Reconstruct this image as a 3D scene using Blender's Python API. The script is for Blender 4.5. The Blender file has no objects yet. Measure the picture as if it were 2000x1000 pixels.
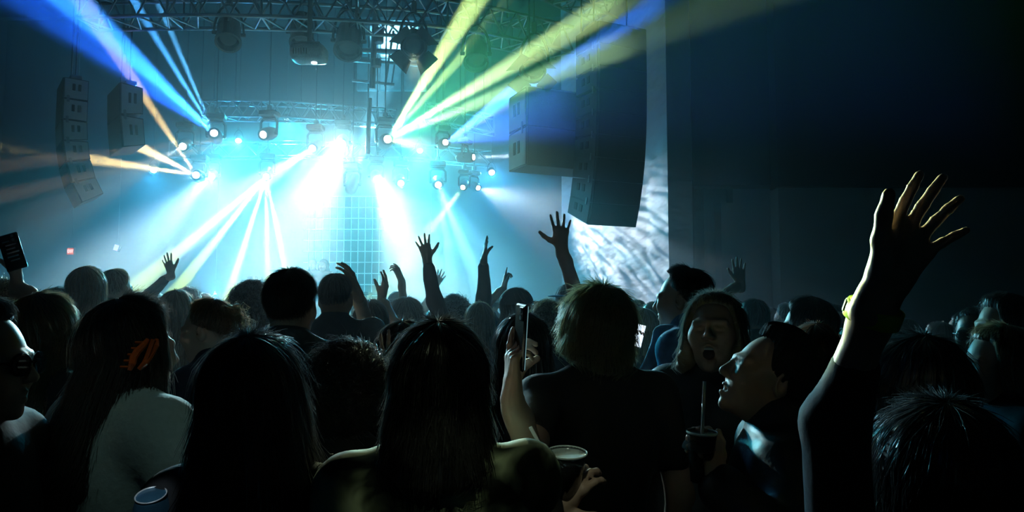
import bpy, math, random
import numpy as np
from mathutils import Vector, Matrix

# ------------------------------------------------------------------ camera, world, exposure
sc = bpy.context.scene
COL = sc.collection
CAMZ = 1.68
FPX = 1400.0
PITCH = math.atan(100.0 / FPX)
cam_d = bpy.data.cameras.new('camera'); cam = bpy.data.objects.new('camera', cam_d); COL.objects.link(cam)
cam.location = (0, 0, CAMZ); cam.rotation_euler = (math.pi / 2 + PITCH, 0, 0)
cam_d.sensor_width = 36.0; cam_d.lens = 36.0 * FPX / 2000.0; cam_d.clip_start = 0.05; cam_d.clip_end = 200
sc.camera = cam
vs = sc.view_settings
vs.view_transform = 'Standard'; vs.look = 'None'; vs.gamma = 1.0; vs.use_curve_mapping = False
vs.exposure = 0.0
w = bpy.data.worlds.new('world'); sc.world = w; w.use_nodes = True
w.node_tree.nodes['Background'].inputs[0].default_value = (0.004, 0.008, 0.012, 1)
w.node_tree.nodes['Background'].inputs[1].default_value = 0.02
cy = sc.cycles
cy.max_bounces = 4; cy.diffuse_bounces = 1; cy.glossy_bounces = 1; cy.transmission_bounces = 4
cy.transparent_max_bounces = 6; cy.volume_bounces = 0
cy.use_denoising = True; cy.use_adaptive_sampling = True; cy.adaptive_threshold = 0.1; cy.adaptive_min_samples = 16
cy.caustics_reflective = False; cy.caustics_refractive = False
cy.sample_clamp_direct = 0.0; cy.sample_clamp_indirect = 4.0
HAZE_DENSITY, STAGE_HAZE, HAZE_G = 0.010, 0.034, 0.3

_c, _s = math.cos(PITCH), math.sin(PITCH)
def P(px, py, Y):
    """the world point at depth Y that a place in the photograph looks at"""
    u, v = (px - 1000) / FPX, (500 - py) / FPX
    t = Y / (_c - v * _s)
    return Vector((u * t, Y, CAMZ + (_s + v * _c) * t))
def PZ(px, py, Z):
    u, v = (px - 1000) / FPX, (500 - py) / FPX
    t = (Z - CAMZ) / (_s + v * _c)
    return Vector((u * t, (_c - v * _s) * t, Z))

# ------------------------------------------------------------------ materials
MATS = {}
def mat(name, col, rough=0.6, metal=0.0, noise=0.15, scale=12.0, emit=None, strength=0.0, bump=0.0, spec=0.5, sheen=0.0, trans=0.0):
    if name in MATS: return MATS[name]
    m = bpy.data.materials.new(name); m.use_nodes = True
    nt = m.node_tree; b = nt.nodes['Principled BSDF']
    c = (*col, 1)
    b.inputs['Roughness'].default_value = rough; b.inputs['Metallic'].default_value = metal
    b.inputs['Specular IOR Level'].default_value = spec
    if sheen: b.inputs['Sheen Weight'].default_value = sheen
    if trans: b.inputs['Transmission Weight'].default_value = trans
    if noise or bump:
        tc = nt.nodes.new('ShaderNodeTexCoord'); n = nt.nodes.new('ShaderNodeTexNoise')
        n.inputs['Scale'].default_value = scale; n.inputs['Detail'].default_value = 4
        nt.links.new(tc.outputs['Object'], n.inputs['Vector'])
        mx = nt.nodes.new('ShaderNodeMix'); mx.data_type = 'RGBA'
        mx.inputs[6].default_value = (*[v * (1 - noise) for v in col], 1)
        mx.inputs[7].default_value = (*[min(1, v * (1 + noise)) for v in col], 1)
        nt.links.new(n.outputs['Fac'], mx.inputs[0]); nt.links.new(mx.outputs[2], b.inputs['Base Color'])
        if bump:
            bp = nt.nodes.new('ShaderNodeBump'); bp.inputs['Strength'].default_value = bump; bp.inputs['Distance'].default_value = 0.01
            nt.links.new(n.outputs['Fac'], bp.inputs['Height']); nt.links.new(bp.outputs['Normal'], b.inputs['Normal'])
    else: b.inputs['Base Color'].default_value = c
    if emit:
        b.inputs['Emission Color'].default_value = (*emit, 1); b.inputs['Emission Strength'].default_value = strength
    MATS[name] = m
    return m

# ------------------------------------------------------------------ mesh helpers
def smooth(me, on=True):
    me.polygons.foreach_set('use_smooth', np.full(len(me.polygons), on, dtype=bool))
def link(name, me, m, parent=None, label=None):
    o = bpy.data.objects.new(name, me); COL.objects.link(o)
    if m is not None and not me.materials: me.materials.append(m)
    if parent is not None: o.parent = parent
    if label: o['label'] = label
    return o
def empty(name, loc=(0, 0, 0), rz=0.0):
    o = bpy.data.objects.new(name, None); COL.objects.link(o)
    o.location = loc; o.rotation_euler = (0, 0, rz); o.empty_display_size = 0.2
    return o
def tag(o, label, cat, group=None, kind=None):
    o['label'] = label; o['category'] = cat
    if group: o['group'] = group
    if kind: o['kind'] = kind
    return o
def struct(o, label=None):
    o['kind'] = 'structure'
    if label: o['label'] = label
    return o
def npmesh(name, V, F, sm=True):
    """V (n,3); F array (m,4) or (m,3) or list of such arrays"""
    me = bpy.data.meshes.new(name)
    if isinstance(F, list):
        loops = np.concatenate([f.ravel() for f in F]); sizes = np.concatenate([np.full(len(f), f.shape[1]) for f in F])
    else:
        loops = F.ravel(); sizes = np.full(len(F), F.shape[1])
    me.vertices.add(len(V)); me.vertices.foreach_set('co', np.asarray(V, np.float32).ravel())
    me.loops.add(len(loops)); me.loops.foreach_set('vertex_index', loops.astype(np.int32))
    me.polygons.add(len(sizes)); me.polygons.foreach_set('loop_start', (np.cumsum(sizes) - sizes).astype(np.int32))
    me.update(calc_edges=True); me.validate()
    if sm: smooth(me)
    return me
def basis(z, xh=None):
    z = Vector(z).normalized()
    xh = Vector(xh) if xh is not None else (Vector((1, 0, 0)) if abs(z.x) < .9 else Vector((0, 1, 0)))
    y = z.cross(xh).normalized(); x = y.cross(z)
    return x, y, z
class MB:
    def __init__(s): s.v = []; s.f = []
    def box(s, c, d, R=None, bev=0.0):
        """box, bevelled on all edges when bev > 0"""
        c = Vector(c); h = Vector(d) * .5; n = len(s.v)
        R = R or Matrix.Identity(3)
        if bev <= 0:
            for sx in (-1, 1):
                for sy in (-1, 1):
                    for sz in (-1, 1): s.v.append(c + R @ Vector((sx * h.x, sy * h.y, sz * h.z)))
            for q in ((0, 1, 3, 2), (4, 6, 7, 5), (0, 4, 5, 1), (2, 3, 7, 6), (0, 2, 6, 4), (1, 5, 7, 3)): s.f.append(tuple(n + i for i in q))
            return s
        idx = {}
        for sx in (-1, 1):
            for sy in (-1, 1):
                for sz in (-1, 1):
                    for ax in range(3):
                        p = [sx * (h.x - bev), sy * (h.y - bev), sz * (h.z - bev)]
                        p[ax] = (sx, sy, sz)[ax] * h[ax]
                        idx[(sx, sy, sz, ax)] = len(s.v); s.v.append(c + R @ Vector(p))
        g = lambda a, b, cc, ax: idx[(a, b, cc, ax)]
        def quad(*q): s.f.append(q)
        for ax in range(3):
            o1, o2 = [i for i in range(3) if i != ax]
            for sg in (-1, 1):
                qs = []
                for a, b in ((-1, -1), (1, -1), (1, 1), (-1, 1)):
                    k = [0, 0, 0]; k[ax] = sg; k[o1] = a; k[o2] = b; qs.append(g(*k, ax))
                quad(*qs)
        for ax in range(3):       # edges along ax
            o1, o2 = [i for i in range(3) if i != ax]
            for a in (-1, 1):
                for b in (-1, 1):
                    k0 = [0, 0, 0]; k0[ax] = -1; k0[o1] = a; k0[o2] = b; k1 = list(k0); k1[ax] = 1
                    quad(g(*k0, o1), g(*k1, o1), g(*k1, o2), g(*k0, o2))
        for sx in (-1, 1):
            for sy in (-1, 1):
                for sz in (-1, 1): s.f.append((g(sx, sy, sz, 0), g(sx, sy, sz, 1), g(sx, sy, sz, 2)))
        return s
    def tube(s, pts, r, n=8, cap=True):
        pts = [Vector(p) for p in pts]; rs = r if isinstance(r, (list, tuple)) else [r] * len(pts)
        base = len(s.v); px = None
        for i, p in enumerate(pts):
            t = (pts[min(i + 1, len(pts) - 1)] - pts[max(i - 1, 0)])
            x, y, z = basis(t, px); px = x
            for k in range(n):
                a = 2 * math.pi * k / n
                s.v.append(p + x * (rs[i] * math.cos(a)) + y * (rs[i] * math.sin(a)))
        for i in range(len(pts) - 1):
            for k in range(n):
                a, b = base + i * n + k, base + i * n + (k + 1) % n
                s.f.append((a, b, b + n, a + n))
        if cap:
            s.f.append(tuple(base + k for k in reversed(range(n)))); s.f.append(tuple(base + (len(pts) - 1) * n + k for k in range(n)))
        return s
    def lathe(s, prof, o=(0, 0, 0), axis=(0, 0, 1), n=20, xh=None):
        """prof: list of (radius, distance along axis)"""
        x, y, z = basis(axis, xh); o = Vector(o); base = len(s.v)
        for r, h in prof:
            for k in range(n):
                a = 2 * math.pi * k / n
                s.v.append(o + z * h + x * (r * math.cos(a)) + y * (r * math.sin(a)))
        for i in range(len(prof) - 1):
            for k in range(n):
                a, b = base + i * n + k, base + i * n + (k + 1) % n
                s.f.append((a, b, b + n, a + n))
        if prof[0][0] > 1e-4: s.f.append(tuple(base + k for k in reversed(range(n))))
        if prof[-1][0] > 1e-4: s.f.append(tuple(base + (len(prof) - 1) * n + k for k in range(n)))
        return s
    def mesh(s, name, sm=False):
        me = bpy.data.meshes.new(name); me.from_pydata([tuple(v) for v in s.v], [], s.f); me.validate(); me.update()
        if sm: smooth(me)
        return me
    def build(s, name, m, parent=None, label=None, sm=False):
        return link(name, s.mesh(name, sm), m, parent, label)
_unit = {}
def rod(name, a, b, r, m, parent):
    """a straight round bar between two points that shares one unit mesh per material"""
    key = m.name
    if key not in _unit:
        _unit[key] = MB().tube([(0, 0, 0), (0, 0, 1)], 1, 8).mesh('rod', True); _unit[key].materials.append(m)
    o = bpy.data.objects.new(name, _unit[key]); COL.objects.link(o); o.parent = parent
    a, b = Vector(a), Vector(b); x, y, z = basis(b - a); L = (b - a).length
    o.matrix_local = Matrix.Translation(a) @ Matrix((x, y, z)).transposed().to_4x4() @ Matrix.Diagonal((r, r, L, 1))
    return o
def spot(parent, pos, target, power, half_deg, color, blend=0.25, size=0.03, gobo=None):
    ld = bpy.data.lights.new('spot', 'SPOT'); ld.energy = power; ld.color = color
    ld.spot_size = math.radians(2 * half_deg); ld.spot_blend = blend; ld.shadow_soft_size = size
    o = bpy.data.objects.new('beam_light', ld); COL.objects.link(o)
    z = (Vector(pos) - Vector(target)).normalized(); x, y, z = basis(z)
    M = Matrix.Translation(pos) @ Matrix((x, y, z)).transposed().to_4x4()
    o.parent = parent
    if parent is not None: M = parent.matrix_basis.inverted() @ M
    o.matrix_local = M
    if gobo:
        ld.use_nodes = True; nt = ld.node_tree; em = nt.nodes['Emission']
        tc = nt.nodes.new('ShaderNodeTexCoord'); mp = nt.nodes.new('ShaderNodeMapping'); n = nt.nodes.new('ShaderNodeTexNoise')
        mp.inputs['Scale'].default_value = gobo['scale']
        mp.inputs['Rotation'].default_value = (0, 0, gobo.get('rot', 0))
        n.inputs['Scale'].default_value = 1; n.inputs['Detail'].default_value = 3; n.inputs['Distortion'].default_value = .6
        rp = nt.nodes.new('ShaderNodeMapRange'); rp.inputs['From Min'].default_value = gobo.get('lo', .4); rp.inputs['From Max'].default_value = gobo.get('hi', .6)
        rp.inputs['To Min'].default_value = gobo.get('dark', .35); rp.inputs['To Max'].default_value = 1.6
        nt.links.new(tc.outputs['Normal'], mp.inputs['Vector']); nt.links.new(mp.outputs['Vector'], n.inputs['Vector'])
        nt.links.new(n.outputs['Fac'], rp.inputs['Value']); nt.links.new(rp.outputs['Result'], em.inputs['Strength'])
    return o
# ------------------------------------------------------------------ the hall
m_floor = mat('floor_concrete', (.03, .032, .035), .5, bump=.2, noise=.4, scale=3)
m_black = mat('black_paint', (.012, .013, .015), .7, bump=.1)
m_dark = mat('dark_wall', (.03, .04, .05), .8, noise=.35, scale=1.5, bump=.15)
m_ceil = mat('ceiling_deck', (.045, .06, .07), .8, noise=.3, scale=2, bump=.2)
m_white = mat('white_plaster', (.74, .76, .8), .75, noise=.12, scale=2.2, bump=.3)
_nw = m_white.node_tree; _bw = _nw.nodes['Bump']; _bw.inputs['Distance'].default_value = .05; _bw.inputs['Strength'].default_value = .9
_mw = _nw.nodes.new('ShaderNodeMapping'); _mw.inputs['Scale'].default_value = (1, 1, 2.4); _mw.inputs['Rotation'].default_value = (.5, .5, 0)
_n2 = _nw.nodes.new('ShaderNodeTexNoise'); _n2.inputs['Scale'].default_value = 3.0; _n2.inputs['Detail'].default_value = 1.5
_nw.links.new(_nw.nodes['Texture Coordinate'].outputs['Object'], _mw.inputs['Vector']); _nw.links.new(_mw.outputs['Vector'], _n2.inputs['Vector']); _nw.links.new(_n2.outputs['Fac'], _bw.inputs['Height'])
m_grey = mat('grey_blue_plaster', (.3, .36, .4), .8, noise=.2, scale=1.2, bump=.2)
m_back = mat('rear_stage_cloth', (.06, .085, .095), .85, noise=.25, scale=1.5)
m_pale = mat('pale_foil_panel', (.6, .72, .78), .45, noise=.5, scale=5, bump=.6)
m_alu = mat('aluminium_tube', (.5, .53, .56), .35, .9, noise=.1, scale=30)
m_steel = mat('dull_steel', (.2, .22, .24), .5, .7)
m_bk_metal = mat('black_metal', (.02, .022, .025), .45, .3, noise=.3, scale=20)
XL, XR, YB, YF, ZC = -13.0, 12.0, 18.0, -4.0, 9.2
def boxobj(name, lo, hi, m, parent=None, label=None, bev=0):
    lo, hi = Vector(lo), Vector(hi)
    return MB().box((lo + hi) / 2, hi - lo, bev=bev).build(name, m, parent, label)
struct(boxobj('floor', (XL, YF, -.2), (XR, YB, 0), m_floor))
struct(boxobj('ceiling', (XL, YF, ZC), (XR, YB, ZC + .2), m_ceil))
struct(boxobj('wall_left', (XL - .2, YF, 0), (XL, YB, ZC), m_dark))
struct(boxobj('wall_back', (XL, YB, 0), (XR, YB + .2, ZC), m_back))
struct(boxobj('wall_front', (XL, YF - .2, 0), (XR, YF, ZC), m_black))
struct(boxobj('wall_right', (XR, YF, 0), (XR + .2, YB, ZC), m_black))
# stage
stage = struct(boxobj('floor_stage', (XL, 10.6, 0), (1.2, YB, 1.0), m_black))
# white wing wall of the stage: runs from deep on the stage to the near corner, then a short return face
def prism(name, poly, z0, z1, m, parent=None):
    n = len(poly); mb = MB()
    mb.v = [Vector((x, y, z0)) for x, y in poly] + [Vector((x, y, z1)) for x, y in poly]
    mb.f = [(i, (i + 1) % n, n + (i + 1) % n, n + i) for i in range(n)] + [tuple(reversed(range(n))), tuple(range(n, 2 * n))]
    return mb.build(name, m, parent)
ww = P(1098, 600, 12.6); we = P(1308, 600, 9.2); wr = P(1356, 600, 9.25); wm = P(1264, 600, 9.9)
w1 = struct(prism('wall_wing', [(ww.x, ww.y), (wm.x, wm.y), (wm.x + .6, wm.y + .3), (ww.x + 1.6, ww.y + .4)], 0, ZC, m_white))
w2 = struct(prism('wall_corner', [(wm.x, wm.y), (we.x, we.y), (we.x + .7, we.y + .9), (wm.x + .3, wm.y + .6)], 0, ZC, m_white))
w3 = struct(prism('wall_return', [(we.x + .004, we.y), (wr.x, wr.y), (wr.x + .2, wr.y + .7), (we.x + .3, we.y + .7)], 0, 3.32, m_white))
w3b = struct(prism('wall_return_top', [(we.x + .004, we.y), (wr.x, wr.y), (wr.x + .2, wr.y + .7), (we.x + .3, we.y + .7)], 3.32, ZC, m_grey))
# side hall wall beyond, in planes of unlike depth
def slab(name, px0, px1, Y, z0, z1, m, th=.3):
    a, b = P(px0, 600, Y).x, P(px1, 600, Y).x
    return struct(boxobj(name, (a, Y, z0), (b, Y + th, z1), m))
slab('wall_niche', 1340, 1470, 10.2, 0, ZC, m_grey)
slab('wall_pier', 1412, 1438, 9.7, 0, 3.1, m_grey)
slab('wall_panel', 1436, 1530, 9.9, 0, ZC, m_grey)
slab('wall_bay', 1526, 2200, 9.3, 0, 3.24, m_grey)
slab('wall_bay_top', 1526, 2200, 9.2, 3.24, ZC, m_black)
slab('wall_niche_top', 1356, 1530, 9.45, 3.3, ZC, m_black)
# ceiling joists over the stage and the pale foil panel between them
for i, yy in enumerate((11.2, 13.2, 15.2, 16.8)):
    o = struct(boxobj('trim_%d' % (i + 1), (XL, yy, ZC - .55), (XR, yy + .22, ZC), m_ceil))
pa, pb = P(690, 172, 17.6), P(832, 40, 17.6)
panel = empty('wall_panel_pale', (0, 0, 0)); struct(panel, 'pale mottled foil panel high on the rear wall')
W = (pb.x - pa.x); Hh = min(pb.z, ZC - .02) - pa.z
for i in range(3):
    for j in range(2):
        x0, x1 = pa.x + W * i / 3 + .02, pa.x + W * (i + 1) / 3 - .02
        z0, z1 = pa.z + Hh * j / 2 + .02, pa.z + Hh * (j + 1) / 2 - .02
        boxobj('panel', (x0, 17.86, z0), (x1, 17.98, z1), m_pale, panel, bev=.015)
# pipes in front of it
def pipework():
    t = empty('ceiling_pipework', P(740, 40, 10.5)); inv = -t.location
    def pr(a, b, r): rod('pipe', Vector(a) + inv, Vector(b) + inv, r, m_alu, t)
    top = P(745, 15, 10.5); bot = P(727, 172, 10.6)
    pr((top.x, top.y, ZC), bot, .045)
    pr(P(722, 192, 10.7), P(718, 300, 10.7), .035); pr(P(690, 118, 12), P(838, 128, 12), .03); pr(P(690, 98, 12), P(840, 104, 12), .05)
    pr(P(688, 157, 12), P(770, 165, 12), .025); pr(P(708, 40, 12), P(706, 118, 12), .012); pr(P(768, 60, 12), P(752, 168, 12), .02); pr(P(782, 50, 12), P(764, 168, 12), .012)
    for py in (70, 84, 130): MB().lathe([(.07, 0), (.075, .02), (.075, .09), (.07, .11)], P(741 - (py - 70) * .1, py, 10.52) + inv, (0, 0, 1), 12).build('coupling', m_steel, t)
    tag(t, 'thin vertical pipe with cross pipes in front of the pale ceiling panel', 'pipework')
pipework()

# ------------------------------------------------------------------ trusses
def truss(pts, w, h, label, nseg, rch=.025, rbr=.013, drop=True):
    """box truss along a polyline of lower-front chord points"""
    pts = [Vector(p) for p in pts]
    t = empty('lighting_truss', pts[len(pts) // 2]); o0 = t.location.copy()
    L = [0]
    for a, b in zip(pts, pts[1:]): L.append(L[-1] + (b - a).length)
    def at(s):
        for i in range(len(pts) - 1):
            if s <= L[i + 1] + 1e-6: return pts[i].lerp(pts[i + 1], (s - L[i]) / (L[i + 1] - L[i]))
        return pts[-1]
    def corner(s, k):
        p = at(s); d = (at(min(s + .2, L[-1])) - at(max(s - .2, 0))).normalized()
        n = Vector((-d.y, d.x, 0)).normalized()
        return p - o0 + n * (w if k in (1, 2) else 0) + Vector((0, 0, h if k in (2, 3) else 0))
    for k in range(4):
        MB().tube([corner(L[-1] * i / 24, k) for i in range(25)], rch, 8).build('chord', m_alu, t, sm=True)
    ds = L[-1] / nseg
    for i in range(nseg):
        s0, s1 = i * ds, (i + 1) * ds
        for a, b in ((0, 3), (1, 2), (0, 1), (3, 2)):
            p, q = (corner(s0, a), corner(s1, b)) if i % 2 == 0 else (corner(s0, b), corner(s1, a))
            rod('brace', p, q, rbr, m_alu, t)
    for i in range(0, nseg + 1, 6):
        for a, b in ((0, 3), (1, 2), (0, 1), (2, 3)): rod('strut', corner(i * ds, a), corner(i * ds, b), rbr * 1.2, m_alu, t)
    if drop:
        for fr in (.15, .5, .85):
            c = (corner(L[-1] * fr, 2) + corner(L[-1] * fr, 3)) / 2
            rod('hanger', c, Vector((c.x, c.y, ZC - o0.z)), .014, m_steel, t)
    tag(t, label, 'truss', 'aluminium lighting trusses')
    return t
ZT = 5.25
truss([PZ(x, y, ZT) for x, y in ((150, 34), (300, 30), (420, 29), (560, 33), (700, 41), (820, 48), (920, 60), (1010, 76), (1120, 102))], .42, .36, 'near curved lighting truss across the top of the picture', 34)
truss([PZ(x, y, 5.3) for x, y in ((395, 226), (560, 228), (680, 236), (775, 243))], .35, .3, 'far lighting truss below the projector, faint in blue haze', 20, .02, .011)
truss([P(330, 305, 14.6), P(560, 305, 14.6), P(800, 308, 14.6), P(960, 322, 14.6)], .3, .3, 'deepest lighting truss behind the white glare', 22, .02, .011)
truss([P(1010, -60, 7.8), P(1130, 0, 9.4), P(1215, 40, 10.8)], .35, .3, 'short side truss running back above the flown speakers', 12, .022, .012)
truss([P(830, 232, 12.4), P(880, 240, 12.4), P(965, 258, 12.4)], .3, .3, 'short truss carrying the violet beam light', 6, .018, .01)

# ------------------------------------------------------------------ moving heads
WHITE, COOL, CYAN, BLUE = (1, 1, .97), (.62, .88, 1), (.25, .75, 1), (.04, .26, 1)
GOLD, LIME, VIOLET, YG = (1, .72, .26), (.62, 1, .25), (.32, .28, 1), (.85, 1, .3)
def lensmat(color, s):
    k = 'lens_%s_%d' % ('_'.join('%02d' % int(c * 99) for c in color), int(s))
    return mat(k, (.8, .8, .8), .3, noise=0, emit=tuple(.35 * c + .65 for c in color), strength=s)
def head_lamp(px, py, Y, aim, color, label, beams, hang=None, glow=14, size=1.0):
    """moving head: base under the truss, yoke, lamp head and glowing lens; beams = [(target, power, half angle, colour, blend, gobo)]"""
    lens = P(px, py, Y); d = (Vector(aim) - lens).normalized()
    piv = lens - d * .2 * size
    t = empty('moving_head_light', piv)
    o = Vector((0, 0, 0)); S = size
    x = d.cross(Vector((0, 0, 1))).normalized() if abs(d.z) < .95 else Vector((1, 0, 0))
    zt = ZC - piv.z
    MB().lathe([(.05 * S, -.2 * S), (.095 * S, -.16 * S), (.115 * S, -.05 * S), (.115 * S, .12 * S), (.1 * S, .17 * S), (.1 * S, .2 * S)], o, d, 20).build('lamp_head', m_bk_metal, t, sm=True)
    MB().lathe([(.062 * S, .198 * S), (.058 * S, .207 * S), (.036 * S, .213 * S), (.0, .216 * S)], o, d, 20).build('lens', lensmat(color, glow), t, 'glowing lens', sm=True)
    yk = MB()
    for sg in (-1, 1):
        yk.tube([o + x * sg * .15 * S, o + x * sg * .15 * S + Vector((0, 0, .2 * S)), o + x * sg * .1 * S + Vector((0, 0, .26 * S))], .022 * S, 8)
        yk.tube([o + x * sg * .1 * S, o + x * sg * .16 * S], .03 * S, 10)
    yk.tube([o - x * .11 * S + Vector((0, 0, .26 * S)), o + x * .11 * S + Vector((0, 0, .26 * S))], .03 * S, 8)
    yk.build('yoke', m_bk_metal, t)
    R = Matrix((x, Vector((0, 0, 1)).cross(x), Vector((0, 0, 1)))).transposed()
    MB().box((0, 0, .34 * S), (.3 * S, .24 * S, .1 * S), R, .02).build('base', m_bk_metal, t)
    MB().tube([(0, 0, .39 * S), (0, 0, max(.46 * S, zt))], .011, 8).lathe([(.04, 0), (.04, .07)], (0, 0, .42 * S), (0, 0, 1), 10).build('hanging_pole', m_steel, t)
    for b in beams:
        tg, pw, ha, co = b[:4]
        spot(t, lens + d * .03, tg, pw, ha, co, b[4] if len(b) > 4 else .3, .025, b[5] if len(b) > 5 else None)
    tag(t, label, 'stage light', 'moving head stage lights')
    return t
YGS = (.78, 1, .06)
K = 0.55   # overall beam power
def B(px, py, Y, pw, ha, co, blend=.3, gobo=None): return (P(px, py, Y), pw * K * (7.0 if ha < 2.7 else 1.0), ha, co, blend, gobo)
streak = dict(scale=(14, 40, 1), lo=.35, hi=.65, dark=.45)
head_lamp(418, 260, 12, P(300, 60, 8), BLUE, 'moving head throwing three blue beams up over the crowd', [
    B(254, -10, 8.6, 42000, 1.05, (.07, .42, 1), .5), B(303, -10, 9, 42000, .85, (.1, .5, 1), .5), B(150, 10, 7.6, 34000, 2.6, (.03, .27, 1), .6), B(95, 20, 7.6, 60000, 5, (.01, .12, 1), .9)])
head_lamp(383, 342, 13, P(200, 270, 9), GOLD, 'moving head fanning gold beams to the dark side wall', [
    B(0, 285, 8, 20000, 1.5, GOLD, .5), B(60, 180, 8, 16000, 2.2, (1, .7, .3), .6), B(250, 140, 9.5, 15000, 1.4, GOLD, .5)])
head_lamp(357, 286, 12.5, P(270, 340, 10), WHITE, 'small white moving head above the gold beams', [B(250, 345, 9.5, 5000, 3.0, WHITE, .9)])
head_lamp(514, 263, 12, P(370, 292, 10), GOLD, 'small amber moving head pointing sideways under the far truss', [B(340, 284, 9.5, 3500, .8, (1, .55, .25)), B(340, 304, 9.5, 3500, .9, (1, .6, .3))])
head_lamp(410, 344, 13.5, P(260, 450, 8.5), WHITE, 'white moving head washing down over the far crowd', [
    B(290, 450, 9, 26000, 5.0, (.6, .9, 1), .8, streak), B(150, 520, 8.5, 9000, 9.0, (.2, .62, 1), .9), B(300, 690, 2.2, 6500, 10, (.6, .92, 1), .9)])
head_lamp(520, 345, 14, P(460, 520, 10.5), YG, 'moving head fanning thin lime beams down to the crowd', [
    B(350, 560, 10.5, 30000, 1.4, YGS), B(290, 540, 10, 26000, 1.5, YGS), B(445, 580, 11, 40000, 1.2, YGS), B(524, 590, 11, 28000, 1.0, YGS), B(572, 590, 11, 24000, 1.1, YGS), B(420, 430, 11, 12000, 2.8, (.9, 1, .9), .9)])
head_lamp(610, 290, 13, P(480, 400, 10), WHITE, 'white moving head behind the glare sweeping down to one side', [B(470, 380, 10, 32000, 4.5, (.75, 1, .98), .9), B(520, 520, 10, 7000, 12, (.2, .8, .95), .9)], glow=30)
head_lamp(668, 280, 13.5, P(640, 400, 10.5), WHITE, 'brightest white moving head above the performers', [B(615, 390, 10.5, 32000, 8, (.8, 1, 1), 1.0), B(660, 560, 11.5, 9000, 3.2, (.5, .95, 1), .7), B(560, 420, 10, 10000, 10, (.35, .92, 1), .9), B(660, 650, 2.5, 3400, 20, (.32, .86, 1), .9), B(330, 690, 2.1, 6500, 8, (.8, .95, .9), .9)], glow=40)
head_lamp(693, 346, 13, P(748, 180, 14.5), CYAN, 'small cyan moving head pointing up beside the glare', [B(748, 215, 12.6, 6000, 1.5, (.3, .8, 1)), B(722, 200, 13, 6000, 1.4, (.3, .8, 1)), B(762, 100, 17, 110000, 6, (.2, .7, 1), .8)])
head_lamp(757, 272, 11.5, P(900, 130, 8), LIME, 'moving head fanning lime beams up towards the truss', [
    B(935, -10, 7.6, 26000, 1.9, (.7, 1, .3), .4), B(1010, -10, 7.6, 16000, 1.4, (.62, 1, .3), .5), B(1010, 120, 8, 22000, 1.6, (.75, 1, .4), .4), B(1130, 50, 7.6, 12000, 1.5, (.4, 1, .3), .5), B(960, 190, 8.6, 16000, 1.6, (.6, 1, .45), .6), B(1100, 60, 6, 9000, 10, (.08, .75, .3), .9), B(1690, 460, 1.04, 6500, 1.25, (.75, 1, .4), .9)], glow=26)
head_lamp(736, 350, 14, P(775, 500, 10.5), WHITE, 'white moving head flooding the stage front beside the lattice', [B(775, 455, 11, 30000, 6.5, (.75, 1, 1), 1.0, streak), B(850, 500, 10, 18000, 10, (.3, .9, 1), .9), B(1190, 690, 2.2, 6000, 10, (.5, .88, 1), .9)], glow=30)
head_lamp(783, 358, 14, P(790, 480, 11), WHITE, 'small round white moving head between two brighter ones', [B(795, 480, 11, 6000, 3, WHITE, .7)])
head_lamp(856, 361, 13.5, P(880, 480, 10.5), CYAN, 'small cyan moving head dropping twin beams', [B(872, 470, 11, 7000, 1.3, (.35, .8, 1)), B(905, 480, 11, 7000, 2.0, (.3, .75, 1)), B(960, 560, 10, 9000, 8, (.1, .5, 1), .9)])
head_lamp(904, 366, 13, P(850, 460, 11), YG, 'lime moving head of the twin lights by the wing wall', [B(855, 430, 11.5, 5000, 2.5, (.7, 1, .3), .7)], size=.7)
head_lamp(934, 367, 13, P(1160, 470, 10.6), WHITE, 'white moving head of the twin lights aimed at the wing wall', [
    B(1215, 480, 10.6, 2500, 22, (.8, .92, 1), .9, dict(scale=(15, 48, 1), rot=.5, lo=.38, hi=.64, dark=.02)), B(1130, 420, 9.0, 7000, 5, (.6, .88, 1), .9)], glow=26, size=.7)
head_lamp(870, 278, 12, P(980, 210, 9.5), VIOLET, 'small violet moving head sending blue beams past the subwoofers', [
    B(965, 222, 9.8, 9000, .9, (.45, .4, 1)), B(955, 207, 9.8, 9000, .9, (.4, .4, 1)), B(1270, -10, 6.4, 44000, 2.4, (.03, .18, 1), .6), B(1012, 240, 8.5, 34000, 4.5, (.06, .18, 1), .7)], size=.8)
head_lamp(925, 307, 12, P(1110, 300, 11.4), WHITE, 'white moving head firing sideways behind the subwoofers', [B(1110, 302, 11.4, 26000, 3.8, (.75, .95, 1), .8)], glow=26, size=.8)
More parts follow.
